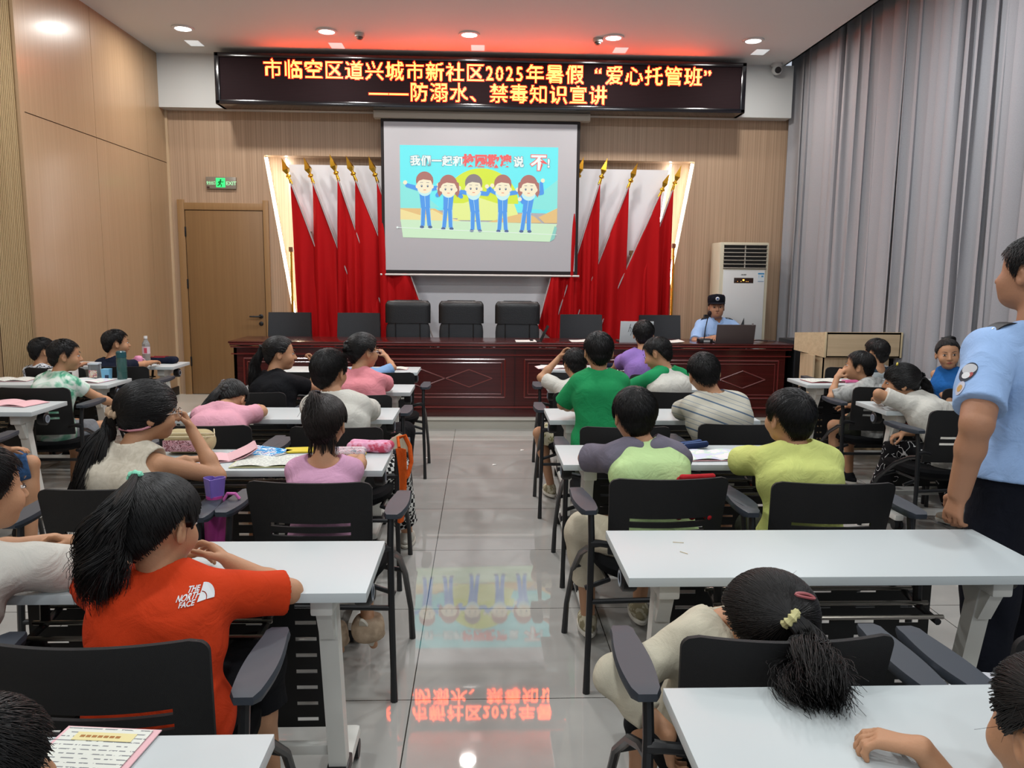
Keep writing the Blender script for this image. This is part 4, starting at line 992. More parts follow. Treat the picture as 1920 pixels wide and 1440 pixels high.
def hair(root, c, M, s, style, near, seed, puff=.010, tie=None, tail=None, cr=(0, -.35, .94), tuft=.03, hm=None, bulge=0.0):
    """tie: direction of the tie point; tail: list of (dx,dy,dz,width) world offsets from head centre"""
    rr = np.random.default_rng(seed); hm = hm or M_hair; W = lambda P: c + (P * s) @ M.T
    nu, nv = (72, 48) if near > .5 else (44, 30)
    th = np.linspace(0, 2 * pi, nu + 1)[:-1]; ph = np.linspace(0.02, pi - .02, nv); TH, PH = np.meshgrid(th, ph, indexing='ij')
    D = np.stack([np.sin(PH) * np.sin(TH), np.sin(PH) * np.cos(TH), np.cos(PH)], -1)
    P0 = HC + D * scalp(D, 0)[..., None]; reg = hair_region(P0, style) + .004 * np.sin(TH * 31 + 3 * np.cos(TH * 13))
    k = smooth_step(reg / .016 + .35); R = scalp(D, puff) * k + (scalp(D, 0) - .016) * (1 - k); R = R + .0022 * np.sin(TH * 40 + np.sin(PH * 9) * 2) * k
    if bulge: R = R + bulge * k * np.clip(-D[..., 1] * .5 + D[..., 2], 0, 1)
    P = HC + D * R[..., None]; pts = W(P.reshape(-1, 3)); i, j = np.meshgrid(np.arange(nu), np.arange(nv - 1), indexing='ij')
    F = np.stack([i * nv + j, i * nv + j + 1, ((i + 1) % nu) * nv + j + 1, ((i + 1) % nu) * nv + j], -1).reshape(-1, 4)
    parts = [(pts, F)]
    n = int(3600 * near) + 500; d = rr.normal(size=(n * 2, 3)); d /= np.linalg.norm(d, axis=1, keepdims=True)
    P0 = HC + d * scalp(d, 0)[:, None]; rg = hair_region(P0, style); d = d[rg > .002][:n]; rg = rg[rg > .002][:n]; rad = (.0012 if near > .8 else .0014 if near > .4 else .0019)
    if tie is None:
        cr = nrm(cr); K = 5; t = d - cr; t = t - d * (t * d).sum(1, keepdims=True); t /= np.linalg.norm(t, axis=1, keepdims=True) + 1e-9
        sw = np.cross(d, t) * .35; t = t + sw + rr.normal(size=t.shape) * .18; L = tuft * rr.uniform(.6, 1.3, (len(d), 1)) / .09; S = []
        lift = rr.uniform(0, .006, (len(d), 1))
        for q in range(K):
            u = q / (K - 1); dd = d + t * L * u; dd /= np.linalg.norm(dd, axis=1, keepdims=True); S.append(HC + dd * (scalp(dd, puff)[:, None] * 1.0 + lift * u * (1.2 - u * .4) + .0008))
        S = np.stack(S, 1); reg_end = hair_region(S[:, -1], style); S = S[reg_end > -.012]
        sh = S.shape; S = W(S.reshape(-1, 3)).reshape(sh); parts.append(strands_mesh(None, S, rad * s, rad * .3 * s))
    else:
        tie = nrm(tie); K = 9; off_ = rr.uniform(.0005, .0045, (len(d), 1)); S = []; n2 = rr.normal(size=d.shape) * .03
        for q in range(K):
            u = q / (K - 1); dd = d * (1 - u) + tie * u + n2 * sin(pi * u); dd /= np.linalg.norm(dd, axis=1, keepdims=True); S.append(HC + dd * (scalp(dd, puff)[:, None] + off_ + .006 * u ** 4 + bulge * np.clip(-dd[:, 1:2] * .5 + dd[:, 2:3], 0, 1)))
        S = np.stack(S, 1); sh = S.shape; S = W(S.reshape(-1, 3)).reshape(sh); parts.append(strands_mesh(None, S, rad * s, rad * .6 * s))
        # loose wisps
        nw = int(60 * near) + 10; dw = d[rr.integers(0, len(d), nw)]; S = []; g = rr.normal(size=(nw, 3)) * .02; g[:, 2] -= .02
        for q in range(6): u = q / 5; S.append(HC + dw * (scalp(dw, puff)[:, None] + .004 * u) + g * u * u + (tie - dw) * .02 * u)
        S = np.stack(S, 1); sh = S.shape; S = W(S.reshape(-1, 3)).reshape(sh); parts.append(strands_mesh(None, S, rad * .5 * s, rad * .2 * s))
    ho = np_mesh('hair', parts, hm, root)
    if tail:
        tp = W((HC + tie * (scalp(tie[None], puff)[0] + .004))[None])[0]; G = [tp] + [c + np.array(q[:3]) for q in tail]; wd = [.014 * s] + [q[3] for q in tail]
        G = np.array(G); wd = np.array(wd); K = 16; uu = np.linspace(0, len(G) - 1, K)
        # catmull-rom through the guide points
        def cmr(A, u):
            i = np.clip(np.floor(u).astype(int), 0, len(A) - 2); f = (u - i)[:, None] if A.ndim > 1 else (u - i); g = lambda k: A[np.clip(i + k, 0, len(A) - 1)]
            return .5 * ((2 * g(0)) + (-g(-1) + g(1)) * f + (2 * g(-1) - 5 * g(0) + 4 * g(1) - g(2)) * f ** 2 + (-g(-1) + 3 * g(0) - 3 * g(1) + g(2)) * f ** 3)
        C = cmr(G, uu); Wd = np.maximum(cmr(wd, uu), .003); nt = int(1500 * near) + 160
        T = np.gradient(C, axis=0); T /= np.linalg.norm(T, axis=1, keepdims=True); A = np.cross(T, V(0, 0, 1) + V(.01, .02, 0)); A /= np.linalg.norm(A, axis=1, keepdims=True); B = np.cross(T, A)
        a = rr.uniform(0, 2 * pi, nt); r = np.sqrt(rr.uniform(0, 1, nt)); wob = rr.normal(size=(nt, 1, 1)); uq = np.linspace(0, 1, K)[None, :, None]; ln = rr.uniform(.72, 1.0, (nt, 1))
        uc = np.linspace(0, 1, K)[None, :] * ln * (K - 1); i0 = np.clip(uc.astype(int), 0, K - 2); f = (uc - i0)[..., None]
        ip = lambda Q: Q[i0] * (1 - f) + Q[i0 + 1] * f
        w_ = Wd[:, None]; S = ip(C) + (ip(A) * np.cos(a + 0)[:, None, None] + ip(B) * np.sin(a)[:, None, None]) * r[:, None, None] * ip(w_) * (1 + .25 * np.sin(uq * 9 + a[:, None, None] * 3))
        S = S + rr.normal(size=(nt, 1, 3)) * .012 * uq ** 3
        core = MB(); core.tube([tuple(q) for q in C[:9]], [float(q) * f_ for q, f_ in zip(Wd[:9], (.8, .8, .75, .7, .6, .5, .4, .25, .05))], 10); cv = np.array(core.v); cf = np.array([q for q in core.f if len(q) == 4])
        np_mesh('ponytail', [strands_mesh(None, S, rad * 1.1 * s, rad * .4 * s), (cv, cf)], hm, ho)
        return ho, tp, nrm(C[1] - C[0])
    return ho, None, None
def hair_tie(root, p, d, r, m, t=.006, bumpy=False):
    mb = MB(); z = Vector(d); R = Vector((0, 0, 1)).rotation_difference(z).to_matrix()
    def fn(u, v):
        a = 2 * pi * u; b = 2 * pi * v; rr_ = t * (1 + (.25 * sin(a * 9) if bumpy else 0)); q = Vector(((r + rr_ * cos(b)) * cos(a), (r + rr_ * cos(b)) * sin(a), rr_ * 1.4 * sin(b)))
        return Vector(p) + R @ q
    mb.grid(fn, 36, 8); return mb.build('hair_tie', m, root)

SKINC = {}
def person(label, cx, cy, Hc, yaw=0, b=.95, hs=.98, head=(0, 0, 0), hip=None, hipz=.50, N=None, R=None, L=None, legs=None, shirt=None, sleeve=.55, sleeve_m=None, pants=None, plen=1.0, pfl=0, shoes=None,
           hairk=None, skin=None, h=.0065, face=False, seed=1, neckcut=0, stand=False, wr=.004, thin=0, foot=True, group=None, sh_yaw=None, smile=False, look=0, adult=False, loose=0, Ld=None, Rd=None, hem=None, collar=None, mouth=False, hunch=.03):
    """cx, cy: where the person sits or stands; Hc head centre, R/L: dict(w=wrist offset world, pole, d=hand direction, n=back of hand, curl)"""
    root = thing('person', label, 'person', (cx, cy, 0), 0, group); O = V(cx, cy, 0); fr = h
    Ry = np.array(rot(yaw)); Rs = np.array(rot(sh_yaw if sh_yaw is not None else yaw)); fwd = Ry @ V(0, 1, 0); right = Ry @ V(1, 0, 0); rS = Rs @ V(1, 0, 0); fS = Rs @ V(0, 1, 0)
    Hc = V(*Hc) - O; M = np.array(rot(yaw * 0 + head[0], head[1], head[2])); s = hs
    P = (V(*hip) - O) if hip is not None else V(0, 0, hipz)
    Nn = (V(*N) - O + V(0, 0, .04)) if N is not None else Hc + M @ V(0, -.035, -.065) * s + V(0, -.01, -.052) * s - fS * .01
    up_t = nrm(Nn - P); swd = (.135 if adult else .116) * b; sj = {}
    for q in (-1, 1): sj[q] = Nn + rS * q * swd - up_t * .062 * b
    la, lf = .185 * b * 1.08, .165 * b * 1.1
    arms = {}
    for q, A in ((-1, L), (1, R)):
        if A is None: A = {}
        w = A.get('w'); w = (V(*w) - O) if w is not None else P + right * q * .12 * b + fwd * .22 + V(0, 0, .07)
        e, w = ik(sj[q], w, A.get('la', la), A.get('lf', lf), A.get('pole', rS * q * .6 + V(0, -.6, -.4)))
        d = nrm(A.get('d', w - e)); n = nrm(A.get('n', (0, 0, 1))); arms[q] = (e, w, d, n, A.get('curl', .35), A.get('sp', .1))
    th, sk = .27 * b * 1.12, .27 * b * 1.16; lg = {}
    for q in (-1, 1):
        hj = P + right * q * .068 * b + V(0, 0, -.01)
        if legs and q in legs: kn, an = V(*legs[q][0]) - O, V(*legs[q][1]) - O
        elif stand: an = P * V(1, 1, 0) + right * q * .085 * b + V(0, 0, .075 * b) + fwd * (.03 * q); kn = (hj + an) / 2 + fwd * .02
        else: kn = hj + fwd * th + right * q * .045 + V(0, 0, -.01); an = kn + V(0, 0, -(kn[2] - .075)) - fwd * .04
        lg[q] = (hj, kn, an, nrm(legs[q][2]) if legs and q in legs and len(legs[q]) > 2 else fwd)
    sk_m = skin or M_skin
    ext = np.array([P, Nn, Hc + V(0, 0, .13), Hc + V(.12, .13, 0), Hc - V(.12, .13, .1)] + [x for q in (-1, 1) for x in (sj[q], arms[q][0], arms[q][1], arms[q][1] + arms[q][2] * .17 * s, lg[q][1], lg[q][2], lg[q][2] + lg[q][3] * .16 * s - V(0, 0, .07))])
    lo = ext.min(0) - .12; hi = ext.max(0) + .12; lo[2] = max(lo[2], -.012)
    Mid = (P + Nn) / 2 - fwd * hunch * 1.0; Lo_ = P * .72 + Nn * .28 - fwd * hunch * .6; Ch = P * .32 + Nn * .68 - fS * (hunch * .7)
    def torso(v, o, k=.04, top=True):
        v.cone(P - right * .055 * b, P + right * .055 * b, .080 * b + o, .080 * b + o, k)
        for q in (-1, 1):
            v.cone(P + right * q * .045 * b, Lo_ + right * q * .042 * b, .078 * b + o, .070 * b + o, k); v.cone(Lo_ + right * q * .042 * b, Ch + rS * q * .052 * b, .070 * b + o, .080 * b + o, k)
            if top: v.cone(Ch + rS * q * .055 * b, Nn + rS * q * .052 * b - up_t * .085 * b, .076 * b + o, .054 * b + o, k)
            if top: v.cone(Nn - up_t * .02 * b + rS * q * .02, sj[q], .036 * b + o, .038 * b + o, k * .7)
    AR_ = 1.22 if adult else 1.0
    # skin
    v = Vol(lo, hi, h); torso(v, -.004)
    nb = Hc + M @ V(0, -.022, -.045) * s
    v.cone(Nn - up_t * .03, nb, .050 * b * (1.1 if adult else .95), .041 * s, .02); rm = max(.0055, h * .95)
    for q in (-1, 1):
        e, w, d, n, cu, sp = arms[q]; v.cone(sj[q], e, .037 * b * AR_, .030 * b * AR_, .012); v.cone(e, w, .030 * b * min(AR_, 1.12), .0205 * b * AR_, .01)
        mi_ = e * .65 + w * .35; v.ell(mi_, (.029 * b * min(AR_, 1.1),) * 3, None, .02); hand(v, w, d, n, .80 * s if not adult else .98, -q * (1), cu, sp, rm)
        hj, kn, an, fd = lg[q]; v.cone(hj, kn, .068 * b, .047 * b, .02); v.cone(kn, an, .046 * b, .030 * b, .012); v.ell(kn * .68 + an * .32 - fd * .012, (.045 * b, .045 * b, .07 * b), None, .02)
        v.cone(an + V(0, 0, -.03), an + fd * .11 * s + V(0, 0, -.045), .028 * b, .020 * b, .012)
    head_sdf(v, Hc, M, s, True, adult)
    v.mesh('body', sk_m, root)
    # shirt
    so = .014 + loose
    if shirt is not None:
        v = Vol(lo, hi, h); torso(v, so, .045); v.cone(P - right * .05 * b, P + right * .05 * b, .086 * b + so + .006, .086 * b + so + .006, .04)
        def slv(v, q):
            e, w = arms[q][0], arms[q][1]; ln = sleeve; r1 = .031 * b * AR_ + .019 + loose * .9; r0 = .040 * b * AR_ + .012 + loose * .7
            if ln <= 1: v.cone(sj[q], sj[q] + (e - sj[q]) * ln, r0, r1, .022, cut=True)
            else: v.cone(sj[q], e, r0, r1 - .004, .03); v.cone(e, e + (w - e) * (ln - 1), r1 - .006, .03 * b + .008, .02, cut=True)
        if sleeve > 0 and sleeve_m is None:
            for q in (-1, 1): slv(v, q)
        if sleeve <= 0:
            for q in (-1, 1): v.cone(sj[q] + rS * q * .020, sj[q] + rS * q * .2, .062 * b, .08 * b, .01, sub=True)
        v.wrinkle(wr, seed)
        v.cone(Nn - V(0, 0, .005) + up_t * .035, nb + (nb - Nn) * .5, .050 * b + .008, .075, .004, sub=True)
        if neckcut: v.ell(Nn + up_t * .02 - fS * .03, (.085 * b, .09, neckcut), Ry, .006, sub=True)
        if hem is not None: v.plane((0, 0, hem), (0, 0, -1))
        sh = v.mesh('shirt', shirt, root)
        if sleeve_m is not None:
            for q in (-1, 1):
                v = Vol(lo, hi, h); slv(v, q); v.cone(Nn + rS * q * .030 - up_t * .025 * b, sj[q], .040 * b + so + .003, .040 * b + so + .003, .03); v.wrinkle(wr, seed + q)
                v.cone(Nn - V(0, 0, .005) + up_t * .03, nb + (nb - Nn) * .5, .050 * b + .008, .075, .004, sub=True); v.mesh('sleeve', sleeve_m, sh)
    else: sh = None
    if pants is not None:
        v = Vol(lo, hi, h); po = .012; v.cone(P - right * .055 * b, P + right * .055 * b, .084 * b + po, .084 * b + po, .04)
        for q in (-1, 1):
            hj, kn, an, fd = lg[q]
            if plen <= 1: v.cone(hj, hj + (kn - hj) * plen, .074 * b + po, .060 * b + po + pfl, .03, cut=True)
            else: v.cone(hj, kn, .074 * b + po, .054 * b + po + pfl * .5, .03); v.cone(kn, kn + (an - kn) * (plen - 1), .052 * b + po + pfl * .5, .036 * b + po + pfl, .02, cut=True)
        v.wrinkle(wr * 1.1, seed + 5); v.plane(P + V(0, 0, .095), nrm(up_t * .35 + V(0, 0, 1))); v.mesh('trousers', pants, root)
    if foot and shoes is not None:
        for q in (-1, 1):
            an, fd = lg[q][2], lg[q][3]; sd = np.cross(fd, V(0, 0, 1)); Fm = np.array([sd, fd, np.cross(sd, fd)]).T; m = MB(); v = Vol(an - .17 * s - .05, an + .17 * s + .05, .005)
            v.ell(an + fd * .03 * s + V(0, 0, -.042), (.037 * s, .10 * s, .034), Fm, .01); v.ell(an + V(0, 0, -.02), (.036 * s, .045 * s, .042), Fm, .02); v.plane(an + V(0, 0, -.072), (0, 0, -1)); v.plane(an + V(0, 0, .012), (0, 0, 1)); o = v.mesh('shoe', shoes, root)
            m = MB(); m.X = Matrix(np.vstack([np.hstack([Fm, (an + fd * .03 * s)[:, None]]), [[0, 0, 0, 1]]]).tolist()); m.lathe([(0, -.074), (1, -.074), (1.04, -.06), (1, -.055), (0, -.055)], n=22); m.v = [tuple(q2) for q2 in m.v]
            cc = Vector(an + fd * .03 * s); FM = Matrix(Fm.tolist()); m.v = [tuple(cc + FM @ (Vector((l.x * .038 * s, l.y * .102 * s, l.z)))) for l in [FM.inverted() @ (Vector(q2) - cc) for q2 in m.v]]; m.build('sole', M_sole, o)
    if face: face_parts(root, Hc, M, s, look, mouth, smile)
    out = dict(root=root, H=Hc, M=M, s=s, N=Nn, sj=sj, arms=arms, P=P, shirt=sh, O=O, rS=rS, fS=fS, up=up_t, lg=lg, b=b)
    if hairk:
        hk = dict(hairk); ti = hk.pop('ties', None); ho, tp, td = hair(root, Hc, M, s, hk.pop('style', 'boy'), hk.pop('near', .35), seed, **hk); out['hair'] = ho; out['tp'] = tp
        if tp is not None and ti is not None: hair_tie(ho, tp + td * .004, td, .017 * s, ti[0], ti[1], True)
    return out
M_sole = mat('pale_rubber_sole', '#cfcabd', .6)
def project_text(o, parent, items, origin, ux, uy, direc, m, name='lettering', eps=.0015):
    """lay flat lettering on the surface of a mesh child (local coordinates of the person)"""
    me = o.data; bv = BVHTree.FromPolygons([v.co for v in me.vertices], [tuple(p.vertices) for p in me.polygons]); mb = MB()
    for kind, a in items:
        if kind == 't': text_on(mb, a[0], Vector(origin) + Vector(ux) * a[1] + Vector(uy) * a[2], ux, uy, a[3], a[4] if len(a) > 4 else .01)
        elif kind == 'd':
            cx_, cy_, rx_, ry_ = a; n_ = 20; pts = [Vector(origin) + Vector(ux) * cx_ + Vector(uy) * cy_]; fs_ = []
            for k_ in range(1, 6): pts += [Vector(origin) + Vector(ux) * (cx_ + rx_ * k_ / 5 * cos(2 * pi * j / n_)) + Vector(uy) * (cy_ + ry_ * k_ / 5 * sin(2 * pi * j / n_)) for j in range(n_)]
            fs_ = [(0, 1 + j, 1 + (j + 1) % n_) for j in range(n_)] + [(1 + k_ * n_ + j, 1 + (k_ + 1) * n_ + j, 1 + (k_ + 1) * n_ + (j + 1) % n_, 1 + k_ * n_ + (j + 1) % n_) for k_ in range(4) for j in range(n_)]
            mb.add(pts, fs_)
        else: mb.add([Vector(origin) + Vector(ux) * x + Vector(uy) * y for x, y in a], [tuple(range(len(a)))])
    dv = Vector(direc).normalized(); out = []
    for v in mb.v:
        hit = bv.ray_cast(Vector(v) - dv * .5, dv)
        out.append(tuple((hit[0] - dv * eps) if hit[0] is not None else Vector(v)))
    mb.v = out; return mb.build(name, m, parent, False, False)

# ---- clothing materials
def noisy(name, stops, scale=8., rough=.9, detail=3., dist=0., interp='LINEAR', sc3=(1, 1, 1), rot3=(0, 0, 0)):
    def f(t):
        n = t.add('ShaderNodeTexNoise', i_Scale=scale, i_Detail=detail, i_Distortion=dist); t.link(t.obj(sc3, rot3), n.inputs['Vector']); t.link(t.ramp(n.outputs[0], stops, interp), t.b.inputs['Base Color'])
        n2 = t.add('ShaderNodeTexNoise', i_Scale=500.); t.link(t.obj(), n2.inputs['Vector']); t.bump(n2.outputs[0], .12, .002)
    return pmat(name, f, rough, .2)
def stripes(name, base, st, per, wid, axis=2, rot3=(0, 0, 0)):
    def f(t):
        sp = t.add('ShaderNodeSeparateXYZ'); t.link(t.obj((1, 1, 1), rot3), sp.inputs[0]); mo = t.add('ShaderNodeMath', operation='MODULO')
        ad = t.add('ShaderNodeMath', operation='ADD'); ad.inputs[1].default_value = 10.; t.link(sp.outputs[axis], ad.inputs[0]); t.link(ad.outputs[0], mo.inputs[0]); mo.inputs[1].default_value = per
        dv = t.add('ShaderNodeMath', operation='DIVIDE'); t.link(mo.outputs[0], dv.inputs[0]); dv.inputs[1].default_value = per
        stops = [(0, base)]; 
        for a, c in wid: stops.append((a, c))
        t.link(t.ramp(dv.outputs[0], stops, 'CONSTANT'), t.b.inputs['Base Color'])
    return pmat(name, f, .9, .2)
def dots(name, base, dot, scale, r, rnd=.25):
    def f(t):
        v = t.add('ShaderNodeTexVoronoi', i_Scale=scale, i_Randomness=rnd); t.link(t.obj(), v.inputs['Vector']); t.link(t.ramp(v.outputs['Distance'], [(0, dot), (r, base)], 'CONSTANT'), t.b.inputs['Base Color'])
    return pmat(name, f, .9, .2)
def scribble(name, base, ink, scale, w):
    def f(t):
        n = t.add('ShaderNodeTexNoise', i_Scale=scale, i_Detail=0., i_Distortion=1.5); t.link(t.obj(), n.inputs['Vector']); a = t.add('ShaderNodeMath', operation='SUBTRACT'); t.link(n.outputs[0], a.inputs[0]); a.inputs[1].default_value = .5
        b = t.add('ShaderNodeMath', operation='ABSOLUTE'); t.link(a.outputs[0], b.inputs[0]); n2 = t.add('ShaderNodeTexNoise', i_Scale=scale * .8, i_Detail=0.); t.link(t.obj((1, 1, 1), (1, 2, 3)), n2.inputs['Vector'])
        c = t.add('ShaderNodeMath', operation='LESS_THAN'); t.link(b.outputs[0], c.inputs[0]); c.inputs[1].default_value = w; d = t.add('ShaderNodeMath', operation='GREATER_THAN'); t.link(n2.outputs[0], d.inputs[0]); d.inputs[1].default_value = .46
        e = t.add('ShaderNodeMath', operation='MULTIPLY'); t.link(c.outputs[0], e.inputs[0]); t.link(d.outputs[0], e.inputs[1]); t.link(t.ramp(e.outputs[0], [(0, base), (.5, ink)], 'CONSTANT'), t.b.inputs['Base Color'])
    return pmat(name, f, .9, .2)
def checker(name, a, b, sc):
    def f(t):
        c = t.add('ShaderNodeTexChecker', i_Scale=sc); c.inputs['Color1'].default_value = (*lin(a), 1); c.inputs['Color2'].default_value = (*lin(b), 1); t.link(t.obj((1, 1, 1), (.3, .2, .4)), c.inputs['Vector']); t.link(c.outputs[0], t.b.inputs['Base Color'])
    return pmat(name, f, .9, .2)
C_white = cloth('white_cotton', '#c9c7be', .05); C_offw = cloth('cream_cotton', '#c2bca8', .06); C_black = cloth('black_cotton', '#111216', .15); C_navy = cloth('navy_cotton', '#12192b', .15)
C_orange = cloth('orange_cotton', '#c93c17', .08); C_pink = cloth('pink_cotton', '#dc8a93', .06); C_pink2 = cloth('rose_cotton', '#dba0b0', .06); C_bpink = cloth('ballet_pink', '#d3a0bd', .05)
C_lilac = cloth('purple_cotton', '#8d6fb4', .08); C_green = cloth('green_cotton', '#1f8a52', .07); C_yell = cloth('lemon_cotton', '#cdd57e', .05); C_lime = cloth('lime_cotton', '#bfdb9c', .05); C_slate = cloth('slate_cotton', '#6c6875', .07)
C_denim = noisy('denim', [(.3, '#2c4668'), (.7, '#3c5f8c')], 60.); C_lblue = cloth('light_blue_cotton', '#7fa2cc', .06); C_police = cloth('police_blue_cotton', '#9ab9e4', .04); C_ptr = cloth('police_trouser', '#10131d', .1)
C_blue = cloth('royal_blue_cotton', '#1f5c9e', .1); C_khaki = cloth('khaki_cotton', '#c4bba6', .06); C_olive = cloth('olive_cotton', '#3a3c33', .1); C_grey = cloth('grey_cotton', '#8b8f94', .1)
C_tie = noisy('green_tie_dye', [(.36, '#4f9b7c'), (.46, '#9cc8b2'), (.54, '#d3dcd4'), (.8, '#cfd8d0')], 7., dist=1.5)
C_camo = noisy('black_white_print', [(0, '#1c2026'), (.42, '#9aa2ad'), (.48, '#cfd3d6'), (.56, '#23272e'), (.62, '#b9bfc6')], 22., dist=1., interp='CONSTANT')
C_camog = noisy('grey_smoke_print', [(.3, '#6f716f'), (.5, '#9a9b98'), (.65, '#b3b4b1'), (.8, '#7d7f7d')], 14., dist=1.5)
C_lace = noisy('cream_crinkled_cloth', [(.3, '#b3ab9a'), (.7, '#c8c1b1')], 30., dist=2.)
C_floral = noisy('floral_shorts', [(0, '#d2ccb0'), (.5, '#cfc9ad'), (.56, '#8c8a52'), (.64, '#c8c2a4')], 40., interp='CONSTANT')
C_strp = stripes('striped_white_shirt', '#bfbcae', None, .085, [(.18, '#566a80'), (.27, '#bfbcae'), (.55, '#7f8b98'), (.58, '#bfbcae'), (.8, '#7f8b98'), (.83, '#bfbcae')], 2, (.1, -.35, 0))
C_gw = stripes('green_white_shirt', '#1f8a55', None, .5, [(.0, '#1f8a55'), (.4, '#1f8a55')], 2)
C_letter = scribble('black_letter_print', '#0d0d10', '#cfcfcf', 16., .03)
C_check = checker('black_white_check', '#0d0d10', '#d0d0cc', 45.); C_polka = dots('polka_dot_cloth', '#cfd0d6', '#101018', 22., .34)
S_white = cloth('white_sneaker', '#bdbab0', .08); S_khaki = noisy('khaki_sneaker', [(.45, '#8d8468'), (.5, '#b9b29a')], 30., interp='CONSTANT'); S_dark = cloth('dark_shoe', '#1d1e22', .1)
M_glass = mat('clear_spectacle_frame', '#bba7a4', .2)
def bhair(near=.35, **k): return dict(style='boy', near=near, **k)
def specs(p, m):
    H, M, s = p['H'], p['M'], p['s']; T = lambda x, y, z: H + M @ (np.array((x, y, z)) * s); mb = MB()
    for q in (-1, 1):
        mb.tube([T(q * .033 + .022 * cos(a), .098, .002 + .018 * sin(a)) for a in np.linspace(0, 2 * pi, 17)], .0016, 6); mb.tube([T(q * .055, .097, .006), T(q * .072, .06, .006), T(q * .078, .0, .004), T(q * .078, -.02, -.006)], .0015, 6)
    mb.tube([T(-.011, .098, .004), T(0, .101, .007), T(.011, .098, .004)], .0016, 6); mb.build('spectacles', m, p['root'])
TB = .765
def desk_arms(cx, y, w=.11, z=.785, x0=0, curl=.35, y2=None):
    """forearms lying crossed on a tabletop"""
    return dict(R=dict(w=(cx + x0 - w * .3, y, z), d=(-1, .15, 0), n=(0, .2, 1), curl=curl, pole=(1, -.2, -.2)), L=dict(w=(cx + x0 + w * .3, (y2 or y + .05), z + .0), d=(1, .1, 0), n=(0, .2, 1), curl=curl, pole=(-1, -.2, -.2)))
PEOPLE = []
def add(*a, **k):
    p = person(*a, **k); PEOPLE.append(p); return p

# left wall block
add('boy in a black and white patterned shirt sitting by the left wall, facing the stage', -3.37, 6.28, (-3.455, 6.36, .925), -.3, .84, .95, (-.75, 0, 0), shirt=C_camo, pants=C_black, shoes=S_dark, hairk=bhair(), h=.008, face=True, seed=11, L=dict(w=(-3.44, 6.62, .80), pole=(-.3, -.5, -.6)), R=dict(w=(-3.26, 6.66, .80)))
add('boy in a green and white tie-dye T-shirt turned right, in profile', -2.84, 5.27, (-2.80, 5.42, .985), -.35, .98, 1.0, (-1.05, .05, 0), shirt=C_tie, pants=C_grey, plen=.8, shoes=S_dark, hairk=bhair(.5, tuft=.02), face=True, seed=12, h=.0065,
    R=dict(w=(-2.50, 5.58, .60), d=(.3, .8, -.5), n=(.5, .2, .8), curl=.25), L=dict(w=(-3.0, 5.7, .79)), loose=.004)
add('boy in a navy T-shirt in profile beside the water bottle, near the wooden door', -2.90, 6.42, (-2.955, 6.52, .975), -.2, .92, 1.0, (-.95, .0, 0), shirt=C_navy, pants=C_black, shoes=S_dark, hairk=bhair(.5), face=True, seed=13, h=.0075, L=dict(w=(-3.05, 6.85, .79)), R=dict(w=(-2.78, 6.86, .79)))
add('child in blue denim shorts at the left photo edge, only hand and knees showing', -2.76, 4.12, (-2.92, 4.13, 1.02), 0, .98, 1.0, (.3, 0, 0), shirt=C_navy, pants=C_denim, plen=.97, pfl=.012, shoes=mat('gold_sandal', '#b79a55', .4, .3), hairk=bhair(), seed=14, legs={1: ((-2.43, 4.27, .52), (-2.44, 4.24, .09)), -1: ((-2.84, 4.42, .50), (-2.84, 4.4, .09))},
    R=dict(w=(-2.47, 4.12, .63), d=(.9, .4, 0), n=(0, .1, 1), curl=.3), L=dict(w=(-2.9, 4.5, .6)))
# left of the aisle
P_ = add('girl in a black T-shirt with a long ponytail, smiling in profile, hand at her mouth', -1.33, 5.10, (-1.325, 5.27, 1.022), -.45, 1.05, 1.02, (-1.25, .05, -.05), hip=(-1.30, 5.08, .52), sh_yaw=-.55, shirt=C_black, sleeve=.7, pants=C_black, plen=1.8, shoes=S_white, face=True, smile=True, seed=15, h=.0065, loose=.006,
    R=dict(w=(-1.14, 5.40, .93), d=(-.15, .05, .9), n=(.8, .3, 0), curl=.9, pole=(.9, .1, -.8)), L=dict(w=(-1.12, 5.62, .785), d=(1, .3, 0)),
    hairk=dict(style='girl', near=.55, tie=(0, -1, .28), tail=[(-.12, -.03, .02, .020), (-.155, -.04, -.06, .030), (-.165, -.05, -.15, .034), (-.18, -.06, -.25, .02)], ties=(M_blk, .005)))
P_ = add('child in a pink polo shirt and clear spectacles with pinned-up black hair', -.74, 5.02, (-.762, 5.17, 1.05), -.3, 1.08, 1.04, (-.85, .05, 0), hip=(-.72, 5.0, .52), shirt=C_pink, sleeve=.8, pants=C_black, plen=1.9, shoes=S_white, face=True, seed=16, loose=.008,
    R=dict(w=(-.62, 5.50, .785), d=(-.8, .5, 0), pole=(1, -.2, -.3)), L=dict(w=(-.80, 5.52, .785), d=(.9, .4, 0)),
    hairk=dict(style='girl', near=.5, tie=(-.2, -.95, .35), tail=[(-.085, -.075, .03, .034), (-.085, -.08, .0, .034), (-.06, -.07, -.02, .015)], puff=.014, ties=(M_blk, .006)))
specs(P_, M_glass)
add('child in a light blue top bent low, mostly hidden by the child in pink', -.88, 6.15, (-.93, 6.42, .88), -.1, .9, .95, (-.6, .6, 0), hip=(-.80, 6.13, .5), shirt=C_lblue, sleeve=.9, pants=C_black, shoes=S_white, hairk=bhair(.3), seed=17, h=.008, R=dict(w=(-.78, 6.55, .88), d=(-.5, .3, .5), pole=(1, 0, -.2)), L=dict(w=(-1.0, 6.6, .79)))
